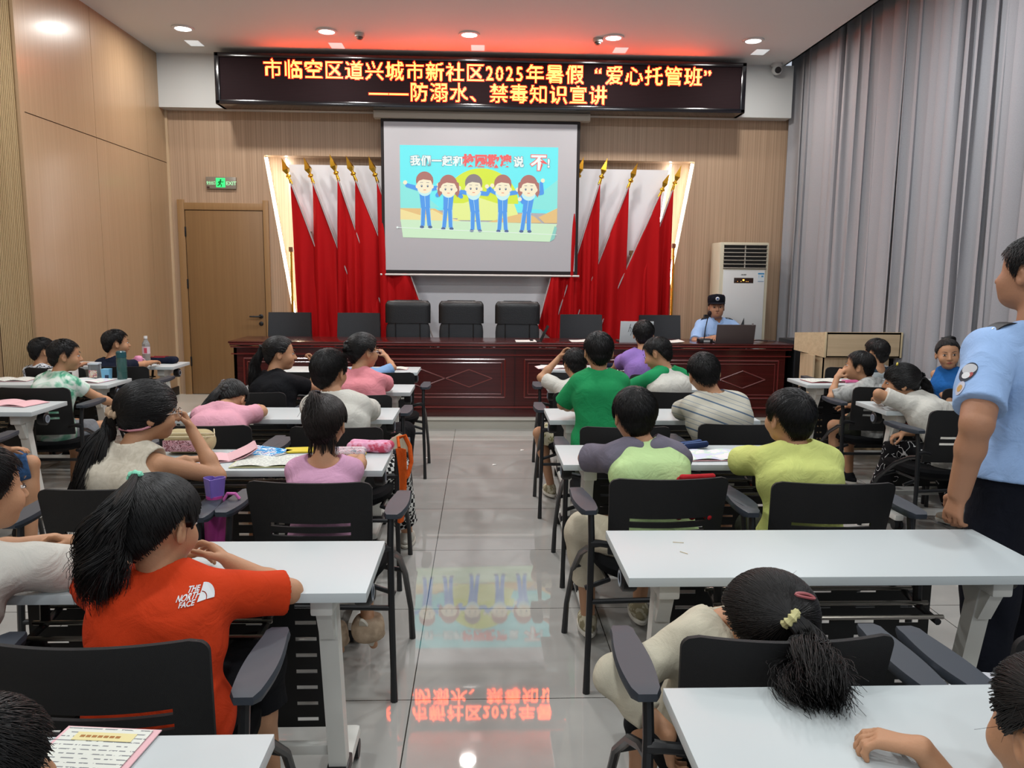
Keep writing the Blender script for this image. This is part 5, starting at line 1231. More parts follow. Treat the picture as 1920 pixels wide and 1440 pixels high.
P_ = add('girl in a pink T-shirt with a black braid, head down on her arms', -1.36, 4.02, (-1.385, 4.40, .845), -.05, .95, 1.0, (-.25, 1.0, -.1), hip=(-1.36, 4.0, .50), N=(-1.385, 4.25, .80), shirt=C_pink2, sleeve=.7, pants=C_black, shoes=S_white, seed=18, h=.006, hunch=.07, loose=.005,
    R=dict(w=(-1.28, 4.55, .785), d=(-1, .2, 0), pole=(1, -.1, 0)), L=dict(w=(-1.48, 4.58, .785), d=(1, .2, 0), pole=(-1, -.1, 0)),
    hairk=dict(style='girl', near=.55, tie=(-.5, -.55, .65), tail=[(-.055, -.10, .045, .024), (-.09, -.15, -.01, .020), (-.12, -.20, -.055, .017), (-.15, -.24, -.10, .010)], ties=(mat('thin_band', '#7d7f88', .5), .003)))
m = MB()
for k in range(7): m.ell(tuple(P_['H'] + V(-.01 - .012 * k, -.055 - .008 * k, .085 - .012 * k)), (.024, .019, .018), rot(.6 * (-1) ** k), 12, 8)
m.build('braid', M_hair, P_['hair'])
add('boy in a loose white T-shirt and black and white checked trousers, left of the aisle', -.72, 4.0, (-.785, 4.12, 1.045), -.08, 1.08, 1.06, (-.35, .02, .03), hip=(-.72, 3.98, .52), N=(-.745, 4.07, .895), shirt=C_white, sleeve=.95, pants=C_check, plen=1.85, pfl=.02, shoes=S_white, face=True, seed=19, loose=.012, wr=.006, h=.006, skin=M_skin,
    legs={1: ((-.46, 4.26, .50), (-.42, 4.42, .08)), -1: ((-.84, 4.34, .50), (-.84, 4.36, .08))}, R=dict(w=(-.60, 4.46, .785), d=(-.9, .4, 0), pole=(1, -.1, -.3)), L=dict(w=(-.86, 4.48, .785), d=(.9, .4, 0), pole=(-1, -.1, -.3)), hairk=bhair(.9, tuft=.03, puff=.012))
P_ = add('girl in a sleeveless cream top with a very long ponytail, chin on her hand', -1.28, 2.86, (-1.245, 2.98, 1.03), -.25, 1.02, 1.04, (-.95, .05, .05), hip=(-1.30, 2.86, .51), sh_yaw=-.25, N=(-1.29, 2.92, .875), shirt=C_lace, sleeve=0, pants=C_black, shoes=S_white, face=True, seed=20, h=.005, loose=.006,
    R=dict(w=(-1.135, 3.10, .94), d=(-.45, .15, .85), n=(.6, .5, .4), curl=1.1, pole=(.9, .0, -1.0), la=.235, lf=.215), L=dict(w=(-1.22, 3.24, .785), d=(.9, .4, 0)),
    hairk=dict(style='bangs', near=1.0, puff=.013, tie=(-.0, -1, -.12), tail=[(-.125, -.06, -.05, .026), (-.150, -.10, -.12, .042), (-.165, -.125, -.22, .052), (-.18, -.14, -.33, .054), (-.20, -.15, -.42, .045)], ties=(mat('cream_scrunchie', '#b49b80', .9), .011)))
specs(P_, mat('silver_spectacle_frame', '#9b9088', .3, .6))
H, M, s = P_['H'], P_['M'], P_['s']; m = MB(); m.tube([H + M @ (V(x, y, z) * s) for x, y, z in ((.072, -.012, -.035), (.070, -.04, -.045), (.05, -.075, -.052), (.0, -.098, -.055))], .0045, 6); m.build('pink_strap', mat('pink_strap', '#d08c9a', .5), P_['root'])
P_ = add('small girl in a pink ballet leotard with short tied-up black hair, seen from behind', -.59, 2.96, (-.592, 3.0, .985), 0, .84, .97, (-.1, .02, 0), hip=(-.60, 2.95, .52), N=(-.592, 2.955, .825), shirt=C_bpink, sleeve=.32, pants=C_bpink, plen=.2, shoes=noisy('beige_sandal', [(.3, '#9a8670'), (.7, '#b5a088')], 40.), seed=21, h=.0045, wr=.0025, neckcut=.055,
    legs={1: ((-.50, 3.22, .50), (-.44, 2.98, .20), (.1, .5, -.7)), -1: ((-.68, 3.22, .50), (-.58, 3.0, .16), (.1, .5, -.6))}, R=dict(w=(-.50, 3.28, .785), d=(-.9, .4, 0), pole=(1, -.2, -.5)), L=dict(w=(-.68, 3.28, .785), d=(.9, .4, 0), pole=(-1, -.2, -.5)),
    hairk=dict(style='girl', near=.8, puff=.010, tie=(-.25, -.15, .95), tail=[(-.035, -.01, .115, .016), (-.03, -.055, .095, .022), (-.02, -.09, .04, .020)], ties=(mat('dark_band', '#2a2226', .6), .004), hm=M_hairb))
rr = np.random.default_rng(5); S = []
for k in range(150):
    a = rr.uniform(-1, 1); st = V(a * .05, -.075 + abs(a) * .03, -.02 - rr.uniform(0, .04)); S.append([P_['H'] + st + V(a * .01 * t, -.004 * t, -.085 * t * rr.uniform(.8, 1.1)) for t in np.linspace(0, 1, 6)])
np_mesh('loose_nape_hair', [strands_mesh(None, np.array(S), .0012, .0004)], M_hairb, P_['hair'])
P_ = add('girl in an orange T-shirt with white lettering, arms folded on the large white table', -.77, 1.76, (-.775, 1.88, .945), -.05, 1.0, 1.04, (-.38, .22, -.03), hip=(-.74, 1.74, .52), N=(-.765, 1.86, .80), shirt=C_orange, sleeve=.92, pants=C_black, plen=1.3, pfl=.02, shoes=S_white, face=True, seed=22, h=.0042, loose=.010, wr=.0045,
    R=dict(w=(-.655, 2.02, .80), d=(-.75, .45, .45), n=(.2, .5, .8), curl=.5, pole=(1, .05, -.25), la=.20, lf=.195), L=dict(w=(-.84, 2.10, .785), d=(.9, .2, .1), n=(0, .2, 1), curl=.4, pole=(-1, .1, -.2), la=.20, lf=.195),
    legs={1: ((-.60, 2.02, .52), (-.58, 2.06, .08)), -1: ((-.86, 2.04, .52), (-.86, 2.04, .08))},
    hairk=dict(style='girl', near=1.2, puff=.014, tie=(-.25, -.42, .88), tail=[(-.045, -.115, .075, .030), (-.070, -.145, .015, .045), (-.080, -.145, -.055, .050), (-.085, -.135, -.125, .036)], ties=(mat('mint_band', '#7fd0b0', .6), .005)))
ux = P_['rS']; uy = V(0, 0, 1)
org = P_['N'] + P_['rS'] * .082 + V(0, -.12, -.030)
arc = lambda r0, r1, a0, a1, ox=.043, oy=0: ('p', [(ox - r1 * cos(a0 + (a1 - a0) * i / 10), oy + r1 * sin(a0 + (a1 - a0) * i / 10)) for i in range(11)] + [(ox - r0 * cos(a1 - (a1 - a0) * i / 10), oy + r0 * sin(a1 - (a1 - a0) * i / 10)) for i in range(11)])
def arcs(r0, r1): return ('p', [(.040 + r1 * sin(a), r1 * cos(a)) for a in np.linspace(0, pi / 2, 10)] + [(.040 + r0 * sin(a), r0 * cos(a)) for a in np.linspace(pi / 2, 0, 10)])
project_text(P_['shirt'], P_['shirt'], [('t', ('THE', .013, .017, .0125, .03)), ('t', ('NORTH', -.002, .007, .0125, .03)), ('t', ('FACE', .0065, -.003, .0125, .03)), arcs(.0, .014), arcs(.0155, .029)], org, ux, uy, (0, 1, 0), mat('white_print', '#d8dadc', .7), eps=.0045)
add('boy in a white T-shirt at the left edge, forearms folded on the large white table', -1.36, 1.76, (-1.255, 1.99, 1.0), -.1, 1.02, 1.03, (-.6, .05, 0), hip=(-1.36, 1.76, .52), N=(-1.295, 1.93, .845), shirt=C_white, sleeve=.95, pants=C_black, plen=1.5, shoes=S_white, face=True, seed=23, h=.0045, loose=.012, wr=.006,
    R=dict(w=(-1.12, 2.17, .80), d=(-.85, .5, .1), n=(.1, .3, 1), curl=.45, pole=(1, -.15, -.2), la=.20, lf=.18), L=dict(w=(-1.22, 2.23, .79), d=(.95, -.1, .05), n=(0, .1, 1), curl=.35, pole=(-1, .1, -.2)), hairk=bhair(.9))
add('child with short black hair at the bottom left corner, seen from behind', -.62, .80, (-.625, .93, .915), 0, .95, 1.0, (-.45, .1, 0), hip=(-.64, .70, .46), shirt=C_navy, pants=C_black, shoes=S_white, seed=24, h=.0045, hairk=bhair(1.0, tuft=.025), R=dict(w=(-.55, .95, .58)), L=dict(w=(-.72, .95, .58)))
# right of the aisle
P_ = add('boy in a white shirt and floral shorts with one hand on his head', .66, 5.20, (.655, 5.42, .945), .25, .92, .98, (.1, .25, 0), hip=(.68, 5.16, .50), shirt=C_white, sleeve=.8, pants=C_floral, plen=.85, pfl=.012, shoes=S_khaki, seed=25, h=.0065, loose=.006,
    legs={-1: ((.40, 5.22, .50), (.50, 5.42, .09)), 1: ((.74, 5.46, .50), (.72, 5.44, .09))}, L=dict(w=(.555, 5.48, .99), d=(.5, -.1, .8), n=(-.7, .2, .3), curl=.6, pole=(-1, -.2, -.8), la=.20, lf=.2), R=dict(w=(.60, 5.62, .785), d=(-1, .1, 0), pole=(1, 0, -.3)), hairk=bhair(.4, tuft=.02))
m = MB()
add('boy in a purple shirt seen from behind, at the table nearest the long desk', 1.32, 6.08, (1.285, 6.18, 1.10), 0, 1.12, 1.0, (-.15, 0, 0), hip=(1.34, 6.06, .53), shirt=C_lilac, sleeve=.85, pants=C_black, shoes=S_white, hairk=bhair(.35, tuft=.02), seed=26, h=.0075, loose=.010, wr=.006, L=dict(w=(1.12, 6.58, .785), pole=(-1, -.2, -.3)), R=dict(w=(1.45, 6.6, .785)))
P_ = add('boy in a green and white T-shirt looking down to the left over his booklet', 1.28, 5.18, (1.205, 5.32, 1.03), .35, .98, 1.0, (1.0, .42, .05), hip=(1.28, 5.16, .51), shirt=C_white, sleeve=.85, sleeve_m=stripes('green_white_sleeve', '#1f8a55', None, .5, [(.0, '#1f8a55'), (.57, '#1f8a55')], 2), pants=C_black, shoes=S_white, hairk=bhair(.45, tuft=.02), face=True, seed=27, h=.0065, loose=.006,
    L=dict(w=(1.10, 5.50, .785), d=(-.3, .9, 0), pole=(-1, -.3, -.3)), R=dict(w=(1.22, 5.6, .785), d=(-.8, .5, 0)))
P_ = add('boy in a bright green T-shirt standing at the table right of the aisle, back turned', .66, 4.22, (.652, 4.33, 1.14), .0, .89, 1.0, (.05, 0, 0), hip=(.66, 4.24, .63), N=(.655, 4.30, .985), shirt=C_green, sleeve=.95, pants=C_olive, plen=.95, shoes=S_dark, hairk=bhair(.6, tuft=.018, puff=.007), seed=28, h=.0055, loose=.016, wr=.005, stand=True,
    L=dict(w=(.56, 4.48, .79), d=(.3, .9, 0), pole=(-1, -.4, -.3)), R=dict(w=(.76, 4.50, .79), d=(-.2, .9, 0), pole=(1, -.4, -.3)))
add('boy in a white shirt with blue stripes, head tilted, right of the boy in green', 1.30, 4.08, (1.20, 4.17, 1.04), .05, 1.08, 1.05, (.05, 0, -.18), hip=(1.32, 4.06, .52), N=(1.245, 4.12, .895), shirt=C_strp, sleeve=.95, pants=C_olive, shoes=S_white, hairk=dict(style='buzz', near=.7, tuft=.014, puff=.006), seed=29, h=.0055, loose=.012, wr=.006, L=dict(w=(1.16, 4.52, .785)), R=dict(w=(1.42, 4.5, .785), pole=(1, -.3, -.4)))
P_ = add('boy in a lime T-shirt with grey raglan sleeves, elbows out on the table', .70, 3.02, (.625, 3.14, .992), .02, 1.02, 1.03, (.1, .05, 0), hip=(.70, 2.98, .52), N=(.655, 3.08, .855), shirt=C_lime, sleeve=.9, sleeve_m=C_slate, pants=C_khaki, plen=1.55, pfl=.022, shoes=S_khaki, hairk=bhair(1.0, tuft=.03, puff=.012), seed=30, h=.0048, loose=.008, wr=.005,
    legs={-1: ((.43, 3.12, .52), (.47, 3.24, .10)), 1: ((.74, 3.36, .52), (.72, 3.36, .10))}, L=dict(w=(.54, 3.40, .785), d=(.9, .4, 0), pole=(-1, -.05, -.15), la=.21), R=dict(w=(.76, 3.42, .785), d=(-.9, .4, 0), pole=(1, -.05, -.25), la=.21))
add('boy in a lemon yellow T-shirt seen from behind, forearms on the table', 1.28, 2.96, (1.215, 3.02, 1.005), -.05, 1.0, 1.03, (.3, -.05, 0), hip=(1.26, 2.94, .52), N=(1.235, 2.97, .865), shirt=C_yell, sleeve=.95, pants=C_olive, shoes=S_dark, hairk=bhair(1.0, tuft=.035, puff=.012, cr=(.1, -.7, .7)), seed=31, h=.0048, loose=.012, wr=.005,
    L=dict(w=(1.12, 3.33, .785), d=(.5, .85, 0), pole=(-1, -.15, -.2), la=.2), R=dict(w=(1.36, 3.34, .785), d=(-.6, .8, 0), pole=(1, -.2, -.4)))
P_ = add('girl asleep on the chair back, ponytail in a yellow band hanging over the table', .66, 1.76, (.662, 1.69, .765), .35, .95, 1.05, (.72, .32, -.22), hip=(.60, 1.80, .50), N=(.60, 1.80, .70), shirt=C_offw, sleeve=1.7, pants=C_black, plen=1.4, shoes=S_dark, seed=32, h=.0045, loose=.012, wr=.009,
    legs={-1: ((.44, 1.92, .48), (.42, 1.88, .09)), 1: ((.70, 2.04, .48), (.7, 2.0, .09))}, L=dict(w=(.415, 1.60, .56), d=(.1, .2, -.9), n=(-1, 0, 0), curl=.5, pole=(-1, .2, .0), la=.20), R=dict(w=(.72, 1.98, .62)),
    hairk=dict(style='girl', near=1.3, puff=.014, tie=(-.55, -.80, .30), tail=[(.035, -.130, .035, .024), (.022, -.175, .020, .042), (.006, -.215, .014, .056), (-.008, -.26, .010, .062), (-.02, -.31, .008, .060), (-.028, -.35, .005, .045)], ties=(mat('yellow_band', '#c9c48c', .7), .007), bulge=.004))
H = P_['H']; M = P_['M']
def clp(a, b):
    d = nrm(M.T @ nrm(V(.40 + a * 9, -.60, .66 + b * 9))); return H + M @ ((HC + d * (scalp(d[None], .014)[0] + .010)) * P_['s'])
m = MB(); cc = [(.012 + .026 * cos(a), .055 + .006 * sin(a)) for a in np.linspace(0, 2 * pi, 15)]
m.tube([clp(x - .012, y - .055) for x, y in cc], .0034, 6); m.build('hair_clip', mat('rose_hair_clip', '#a95e60', .4), P_['hair'])
P_ = add('girl at the bottom right corner with red hair band, bent arm resting on the table', .98, 1.0, (.885, 1.10, .865), .1, .95, 1.02, (.25, .15, 0), hip=(1.02, .80, .50), N=(.95, 1.02, .74), shirt=C_offw, sleeve=.5, pants=C_black, shoes=S_dark, seed=33, h=.004,
    L=dict(w=(.735, 1.19, .782), d=(-.85, .45, .0), n=(0, .1, 1), curl=.55, pole=(-.2, 1, -.3), la=.20, lf=.17), R=dict(w=(1.1, 1.3, .785), d=(-.7, .7, 0)),
    hairk=dict(style='girl', near=1.2, puff=.012, tie=(-.62, -.55, .55), tail=[(-.035, -.13, .055, .026), (.01, -.16, .0, .035), (.03, -.17, -.09, .03)], ties=(mat('red_band', '#d8201c', .5), .008)))
# by the curtain
P_ = add('boy in a grey smoke-print shirt resting his mouth on his fist', 2.80, 5.46, (2.725, 5.55, .925), .45, .95, 1.0, (.95, -.05, 0), hip=(2.82, 5.44, .5), N=(2.79, 5.50, .79), shirt=C_camog, sleeve=.95, pants=C_olive, plen=.85, pfl=.02, shoes=S_dark, hairk=bhair(.55, tuft=.025), face=True, seed=34, h=.006, loose=.012, wr=.007,
    legs={-1: ((2.55, 5.50, .50), (2.64, 5.62, .09)), 1: ((2.78, 5.76, .50), (2.8, 5.74, .09))}, L=dict(w=(2.585, 5.58, .845), d=(.45, .1, .6), n=(-.6, -.3, .5), curl=1.35, pole=(-.5, -.6, -1.0), la=.20), R=dict(w=(2.8, 5.8, .60)))
add('boy in a white shirt with a dark collar band, seated in front of the lectern', 3.14, 6.60, (3.225, 6.30, .955), .3, .98, 1.03, (.45, .0, 0), hip=(3.14, 6.60, .5), shirt=stripes('dark_band_white_shirt', '#c5c9c9', None, 2.0, [(.4, '#2d3c48'), (.418, '#c5c9c9')], 2), pants=C_black, shoes=S_dark, hairk=bhair(.5, tuft=.018), seed=35, h=.0075)
P_ = add('girl in a white T-shirt and letter-print trousers resting her head on the table', 2.80, 4.56, (2.63, 4.80, .915), .55, 1.0, 1.02, (1.15, .1, -.15), hip=(2.84, 4.52, .51), N=(2.70, 4.76, .795), shirt=C_white, sleeve=.8, pants=C_letter, plen=1.85, pfl=.022, shoes=mat('beige_shoe', '#a99b8a', .7), face=True, seed=36, h=.0055, loose=.006,
    legs={-1: ((2.62, 4.76, .50), (2.56, 4.88, .09)), 1: ((2.92, 4.80, .46), (3.02, 4.72, .09))}, L=dict(w=(2.53, 4.86, .785), d=(.3, .9, .1), pole=(-1, .2, .4), la=.19), R=dict(w=(2.60, 4.66, .62), d=(-.6, .2, -.3), curl=.7, pole=(0, -.5, -1)),
    hairk=dict(style='bangs', near=.6, puff=.011, tie=(0, -1, .15), tail=[(.14, .02, .02, .022), (.175, .02, -.02, .026), (.185, .01, -.07, .024), (.20, 0, -.12, .014)], ties=(M_blk, .005)))
H, M, s = P_['H'], P_['M'], P_['s']; m = MB(); m.tube([H + M @ V(-.03, .02, .118), H + M @ V(-.005, .015, .125)], .006, 6); m.build('hair_clip', mat('yellow_clip', '#c8b23c', .5), P_['hair'])
add('small girl in a sleeveless blue dress looking back over her shoulder', 3.33, 5.36, (3.27, 5.38, 1.035), -.55, .85, .97, (2.75, .05, .08), hip=(3.34, 5.36, .52), N=(3.30, 5.39, .895), shirt=C_blue, sleeve=0, pants=C_blue, plen=1.0, pfl=.03, shoes=S_white, face=True, look=0, seed=37, h=.0055, thin=1,
    L=dict(w=(3.20, 5.20, .74), d=(-.2, -.6, -.6), pole=(.3, .2, -1)), R=dict(w=(3.45, 5.3, .74), pole=(1, 0, -1)), sh_yaw=-.9,
    hairk=dict(style='girl', near=.5, puff=.004, tie=(.3, -.5, .8), tail=[(.045, .03, .115, .012), (.075, .07, .05, .018), (.085, .075, -.05, .016), (.085, .07, -.12, .010)], ties=(M_blk, .004)))
# officer behind the desk
P_ = add('police officer in light blue uniform shirt and black cap seated behind the desk, speaking', 2.60, 8.62, (2.585, 8.60, 1.225), pi, 1.24, 1.10, (pi - .18, .0, .03), hip=(2.62, 8.66, .62), N=(2.605, 8.64, 1.055), shirt=C_police, sleeve=.85, pants=C_ptr, plen=1.9, shoes=S_dark, face=True, seed=38, h=.006, adult=True, skin=M_skin2, loose=.006, hunch=.0,
    R=dict(w=(2.50, 8.30, .915), d=(-.5, -.8, 0), pole=(-1, .2, -.6), la=.30, lf=.24), L=dict(w=(2.78, 8.30, .915), d=(.3, -.8, 0), pole=(1, .2, -.6), la=.30, lf=.24), hairk=dict(style='buzz', near=.3, puff=.004, tuft=.01), legs={1: ((2.50, 8.30, .60), (2.50, 8.36, .19)), -1: ((2.74, 8.30, .60), (2.74, 8.36, .19))}, mouth=True)
def cap(p):
    H, M, s = p['H'], p['M'], p['s']; T = lambda x, y, z: H + M @ (np.array((x, y, z)) * s); m = MB()
    def f(u, v):
        a = 2 * pi * u; r = [1.0, 1.03, 1.04, 1.02, .9, .6, .02][int(round(v * 6))]; z = [.045, .06, .085, .105, .122, .128, .13][int(round(v * 6))]
        return T(.083 * r * sin(a), -.010 + .099 * r * cos(a), z + .006 * cos(a))
    m.grid(f, 32, 6); o = m.build('cap', C_ptr, p['root'])
    m = MB(); m.grid(lambda u, v: T(.078 * sin((u - .5) * 2.6) * (1 + .08 * v), -.010 + .095 * cos((u - .5) * 2.6) + .042 * v * cos((u - .5) * 2.4), .050 - .014 * v + .002), 16, 5, .003); m.build('visor', C_ptr, o)
    m = MB(); m.ell(T(0, .0925, .088), (.020 * s, .004, .020 * s), Matrix(M.tolist()), 14, 8); b_ = m.build('cap_badge', mat('silver_badge', '#c9ccd2', .3, .5), o)
    m = MB(); m.ell(T(0, .0965, .089), (.009 * s, .003, .010 * s), Matrix(M.tolist()), 10, 6); m.build('badge_centre', mat('badge_blue', '#2b4a86', .4), b_)
cap(P_)
def epaulettes(p, w=.030):
    for q in (-1, 1):
        a = p['N'] + p['rS'] * q * .075 * p['b'] + V(0, 0, .012); b_ = p['sj'][q] + p['rS'] * q * .035 + V(0, 0, .034 * p['b']); f = p['fS']
        nq = nrm(np.cross(b_ - a, f)) * (.004 if np.cross(b_ - a, f)[2] > 0 else -.004); m = MB(); m.grid(lambda u, v: a + (b_ - a) * u + f * (v - .5) * 2 * w + V(0, 0, .018 * sin(pi * u) + .004), 8, 4, .004); e = m.build('epaulette', mat('black_epaulette', '#0c0d12', .6), p['shirt'])
        m = MB()
        for k in (.72, .86): m.grid(lambda u, v: a + (b_ - a) * (k + .06 * u) + f * (v - .5) * 2 * w * .6 + V(0, 0, .018 * sin(pi * (k + .03)) + .0105), 1, 2, .002)
        m.build('rank_mark', mat('silver_badge', '#c9ccd2'), e)
epaulettes(P_)
O_ = P_; m = MB()
m = MB()
for q in (-1, 1): m.poly([O_['N'] + V(q * .012, -.070, -.065), O_['N'] + V(q * .055, -.065, -.030), O_['N'] + V(q * .062, -.035, .022), O_['N'] + V(q * .045, -.055, .012)], .006, (0, -.7, .5))
m.build('collar', C_police, P_['shirt'])
project_text(P_['shirt'], P_['shirt'], [('p', [(-.03, -.010), (.03, -.010), (.03, .012), (-.03, .012)])], P_['N'] + V(-.085, -.2, -.17), (1, 0, 0), (0, 0, 1), (0, 1, 0), mat('name_badge_black', '#14161c', .5), 'name_badge')
project_text(P_['shirt'], P_['shirt'], [('p', [(-.022, -.004), (.022, -.004), (.022, .006), (-.022, .006)])], P_['N'] + V(-.085, -.2, -.17), (1, 0, 0), (0, 0, 1), (0, 1, 0), mat('silver_badge'), 'badge_bar', .004)
# standing officer
P_ = add('police officer standing at the right edge in light blue shirt, seen from behind', 1.84, 2.56, (1.845, 2.60, 1.575), .12, 1.36, 1.12, (.45, .0, .0), hip=(1.875, 2.56, .90), N=(1.855, 2.55, 1.36), shirt=C_police, sleeve=.80, pants=C_ptr, plen=1.98, pfl=.015, shoes=S_dark, seed=39, h=.006, adult=True, skin=M_skin2, stand=True, loose=.010, wr=.006, hem=.90, hunch=-.01, face=False,
    L=dict(w=(1.56, 2.44, .87), d=(-.12, .10, -1), n=(-.9, -.3, 0), curl=.45, pole=(-.6, -1, 0), la=.30, lf=.255), R=dict(w=(2.14, 2.5, .90), d=(0, .1, -1), n=(1, 0, 0), la=.30, lf=.255), hairk=bhair(1.0, tuft=.016, puff=.008))
epaulettes(P_, .028)
M_patch = noisy('embroidered_patch', [(0, '#23272f'), (.44, '#c9ccd0'), (.5, '#b98f3f'), (.54, '#27303f'), (.6, '#b7bac0')], 34., interp='CONSTANT')
sjL = P_['sj'][-1]; el = P_['arms'][-1][0]; c = sjL * .62 + el * .38
try:
    pa = (c + V(-.05, -.02, .01), (.35, -.93, 0), (.05, 0, 1), (.93, .35, 0))
    for it, mt_, nm_, ep_ in (([('d', (0, .016, .028, .030))], mat('patch_navy', '#232a38', .7), 'shoulder_patch', .003), ([('d', (0, .026, .024, .016))], mat('patch_silver', '#b4b6ba', .6), 'patch_emblem', .0042), ([('d', (.002, .006, .014, .010))], mat('patch_white', '#d4d6d8', .7), 'patch_emblem', .0044), ([('d', (.016, .010, .007, .008))], mat('patch_red', '#a04a48', .7), 'patch_emblem', .0043), ([('d', (.004, -.034, .017, .022))], mat('patch_lilac', '#b9bccb', .7), 'shoulder_badge', .003), ([('d', (.004, -.034, .010, .011))], mat('patch_gold', '#b98f4a', .6), 'badge_emblem', .0042)):
        project_text(P_['shirt'], P_['shirt'], it, *pa, mt_, nm_, ep_)
except Exception as ex: print(ex)
m = MB(); m.tube([P_['P'] + V(.2 * cos(a), .13 * sin(a), .03) for a in np.linspace(0, 2 * pi, 25)], .018, 6, sq=1); m.build('belt', mat('black_belt', '#0b0b0d', .4), P_['root'])

# ================================================================== things on the tables
M_pinkp = mat('pink_paper', '#dfb3b8', .8); M_redink = mat('red_ink', '#b4504a', .8)
def printed(t):
    sp = t.add('ShaderNodeSeparateXYZ'); t.link(t.obj(), sp.inputs[0])
    mo = t.add('ShaderNodeMath', operation='PINGPONG'); t.link(sp.outputs[1], mo.inputs[0]); mo.inputs[1].default_value = .006
    lt = t.add('ShaderNodeMath', operation='LESS_THAN'); t.link(mo.outputs[0], lt.inputs[0]); lt.inputs[1].default_value = .0014
    n = t.add('ShaderNodeTexNoise', i_Scale=1., i_Detail=2.); t.link(t.obj((90, 60, 1)), n.inputs['Vector']); gt = t.add('ShaderNodeMath', operation='GREATER_THAN'); t.link(n.outputs[0], gt.inputs[0]); gt.inputs[1].default_value = .47
    m = t.add('ShaderNodeMath', operation='MULTIPLY'); t.link(lt.outputs[0], m.inputs[0]); t.link(gt.outputs[0], m.inputs[1])
    t.link(t.ramp(m.outputs[0], [(0, '#d9dcd3'), (1, '#7f8285')]), t.b.inputs['Base Color'])
M_print = pmat('printed_page', printed, .8, .2)
def booklet(x, y, rz, wd, ht, lab, cover=None, page=None, open_=True, z=TH, cat='book', name='booklet', head=None, lift=0, grp=None):
    t = thing(name, lab, cat, (x, y, z + .001), rz, grp); cover = cover or M_pinkp; page = page or M_print
    m = MB(); w2 = wd / 2
    m.grid(lambda u, v: (-w2 + wd * u, -ht / 2 + ht * v, .002 + (lift * max(0, u - .5) ** 2 * 4 if lift else 0)), 8, 2, .002); m.build('cover', cover, t, True, False)
    for s in ((-1, 1) if open_ else (0,)):
        m = MB()
        if s: f = lambda u, v: (s * (w2 - .006) * u, (-ht / 2 + .005) + (ht - .01) * v, .004 + .010 * sin(pi * min(1, u * 1.0)) * (1 - u * .4) + (lift * (u / 2) ** 2 * 4 if lift and s > 0 else 0))
        else: f = lambda u, v: (-w2 + .008 + (wd - .02) * u, -ht / 2 + .006 + (ht - .012) * v, .0055)
        m.grid(f, 10, 2, .001 * (s or 1)); m.build('page', page, t, True, True)
    if head:
        m = MB(); m.box(-w2 * .62 if not open_ else .02, w2 * .62 if not open_ else w2 * .8, ht * .31, ht * .41, .0068, .0076, .0); m.build('heading_band', mat('cream_band', '#ded39b', .7), t)
        m = MB()
        for i_ in range(7): m.box(-w2 * .5 + i_ * .0105, -w2 * .5 + .008 + i_ * .0105, ht * .345, ht * .345 + .006, .0077, .0080)
        m.build('small_print', mat('brown_ink', '#a4703c', .8), t)
    return t
booklet(-.655, 1.21, -.10, .17, .235, 'pink booklet with a cream heading band on the bottom left table', open_=False, head='heading')
booklet(-.895, 3.335, .03, .30, .19, 'open exercise book with a pale pink top edge, beside the pink leotard girl', cover=mat('cream_cover', '#d6d6a6', .7))
booklet(-1.10, 3.42, .35, .24, .17, 'pink booklet curling up at the elbow of the girl with the long ponytail', page=M_pinkp, lift=.05)
M_comic = noisy('blue_comic_print', [(0, '#1f6fb0'), (.42, '#3f9fd8'), (.5, '#dfe6e4'), (.56, '#2a7cc0'), (.62, '#d9c9cc')], 26., interp='CONSTANT')
booklet(-.985, 3.54, -.5, .24, .17, 'blue illustrated book lying under the open exercise book', cover=M_white, page=M_comic, open_=False, cat='book')
booklet(-.815, 3.57, .15, .15, .11, 'small bright yellow booklet behind the pink leotard girl', cover=mat('yellow_cover', '#d8c22e', .6), page=mat('yellow_cover', '#d8c22e', .6), open_=False)
M_colp = noisy('coloured_worksheet', [(0, '#cfd0e2'), (.45, '#c9dccf'), (.52, '#e3dfe0'), (.7, '#e2c9cf')], 16., interp='CONSTANT')
booklet(1.06, 3.46, .06, .30, .20, 'open pink worksheet book between the lime and yellow shirts', page=M_colp)
booklet(-.75, 6.74, 0, .26, .17, 'pink and white booklet on the front left table nearest the desk')
booklet(.64, 6.88, .1, .30, .20, 'stack of pale pink papers on the left end of the front right table', page=mat('pale_page', '#dcd6d6', .8))
booklet(1.22, 6.72, -.1, .18, .12, 'white note sheet near the boy in purple', cover=M_paper, page=M_paper, open_=False)
booklet(1.11, 5.72, -.3, .30, .20, 'open booklet the boy in green and white is reading')
booklet(2.72, 6.06, .1, .34, .19, 'open booklet with red edges on the table before the lectern', cover=mat('red_edge', '#a8414a', .6))
booklet(-3.47, 5.93, .1, .30, .20, 'open booklet at the far left edge of the table with cups', grp=None)
booklet(-2.90, 5.90, -.2, .32, .20, 'pale green and pink papers under the elbow of the boy in tie-dye', page=M_colp)
booklet(-3.42, 6.98, 0, .28, .18, 'pink booklet on the table nearest the door, by the patterned shirt')
booklet(-2.84, 4.86, -.25, .34, .20, 'pink booklet lying open on the table at the left edge', page=M_pinkp)
def lathe_thing(name, lab, cat, x, y, parts, z=TH):
    t = thing(name, lab, cat, (x, y, z + .0005))
    for pn, prof, mt in parts: m = MB(); m.lathe(prof, n=22); m.build(pn, mt, t)
    return t
M_clear = mat('clear_plastic', '#c3cbd0', .08, trans=.75); M_label = mat('bottle_label', '#c9bcc2', .5); M_teal = mat('teal_plastic', '#1d4f57', .3); M_tealc = mat('teal_clear_plastic', '#4f7d78', .15, trans=.5)
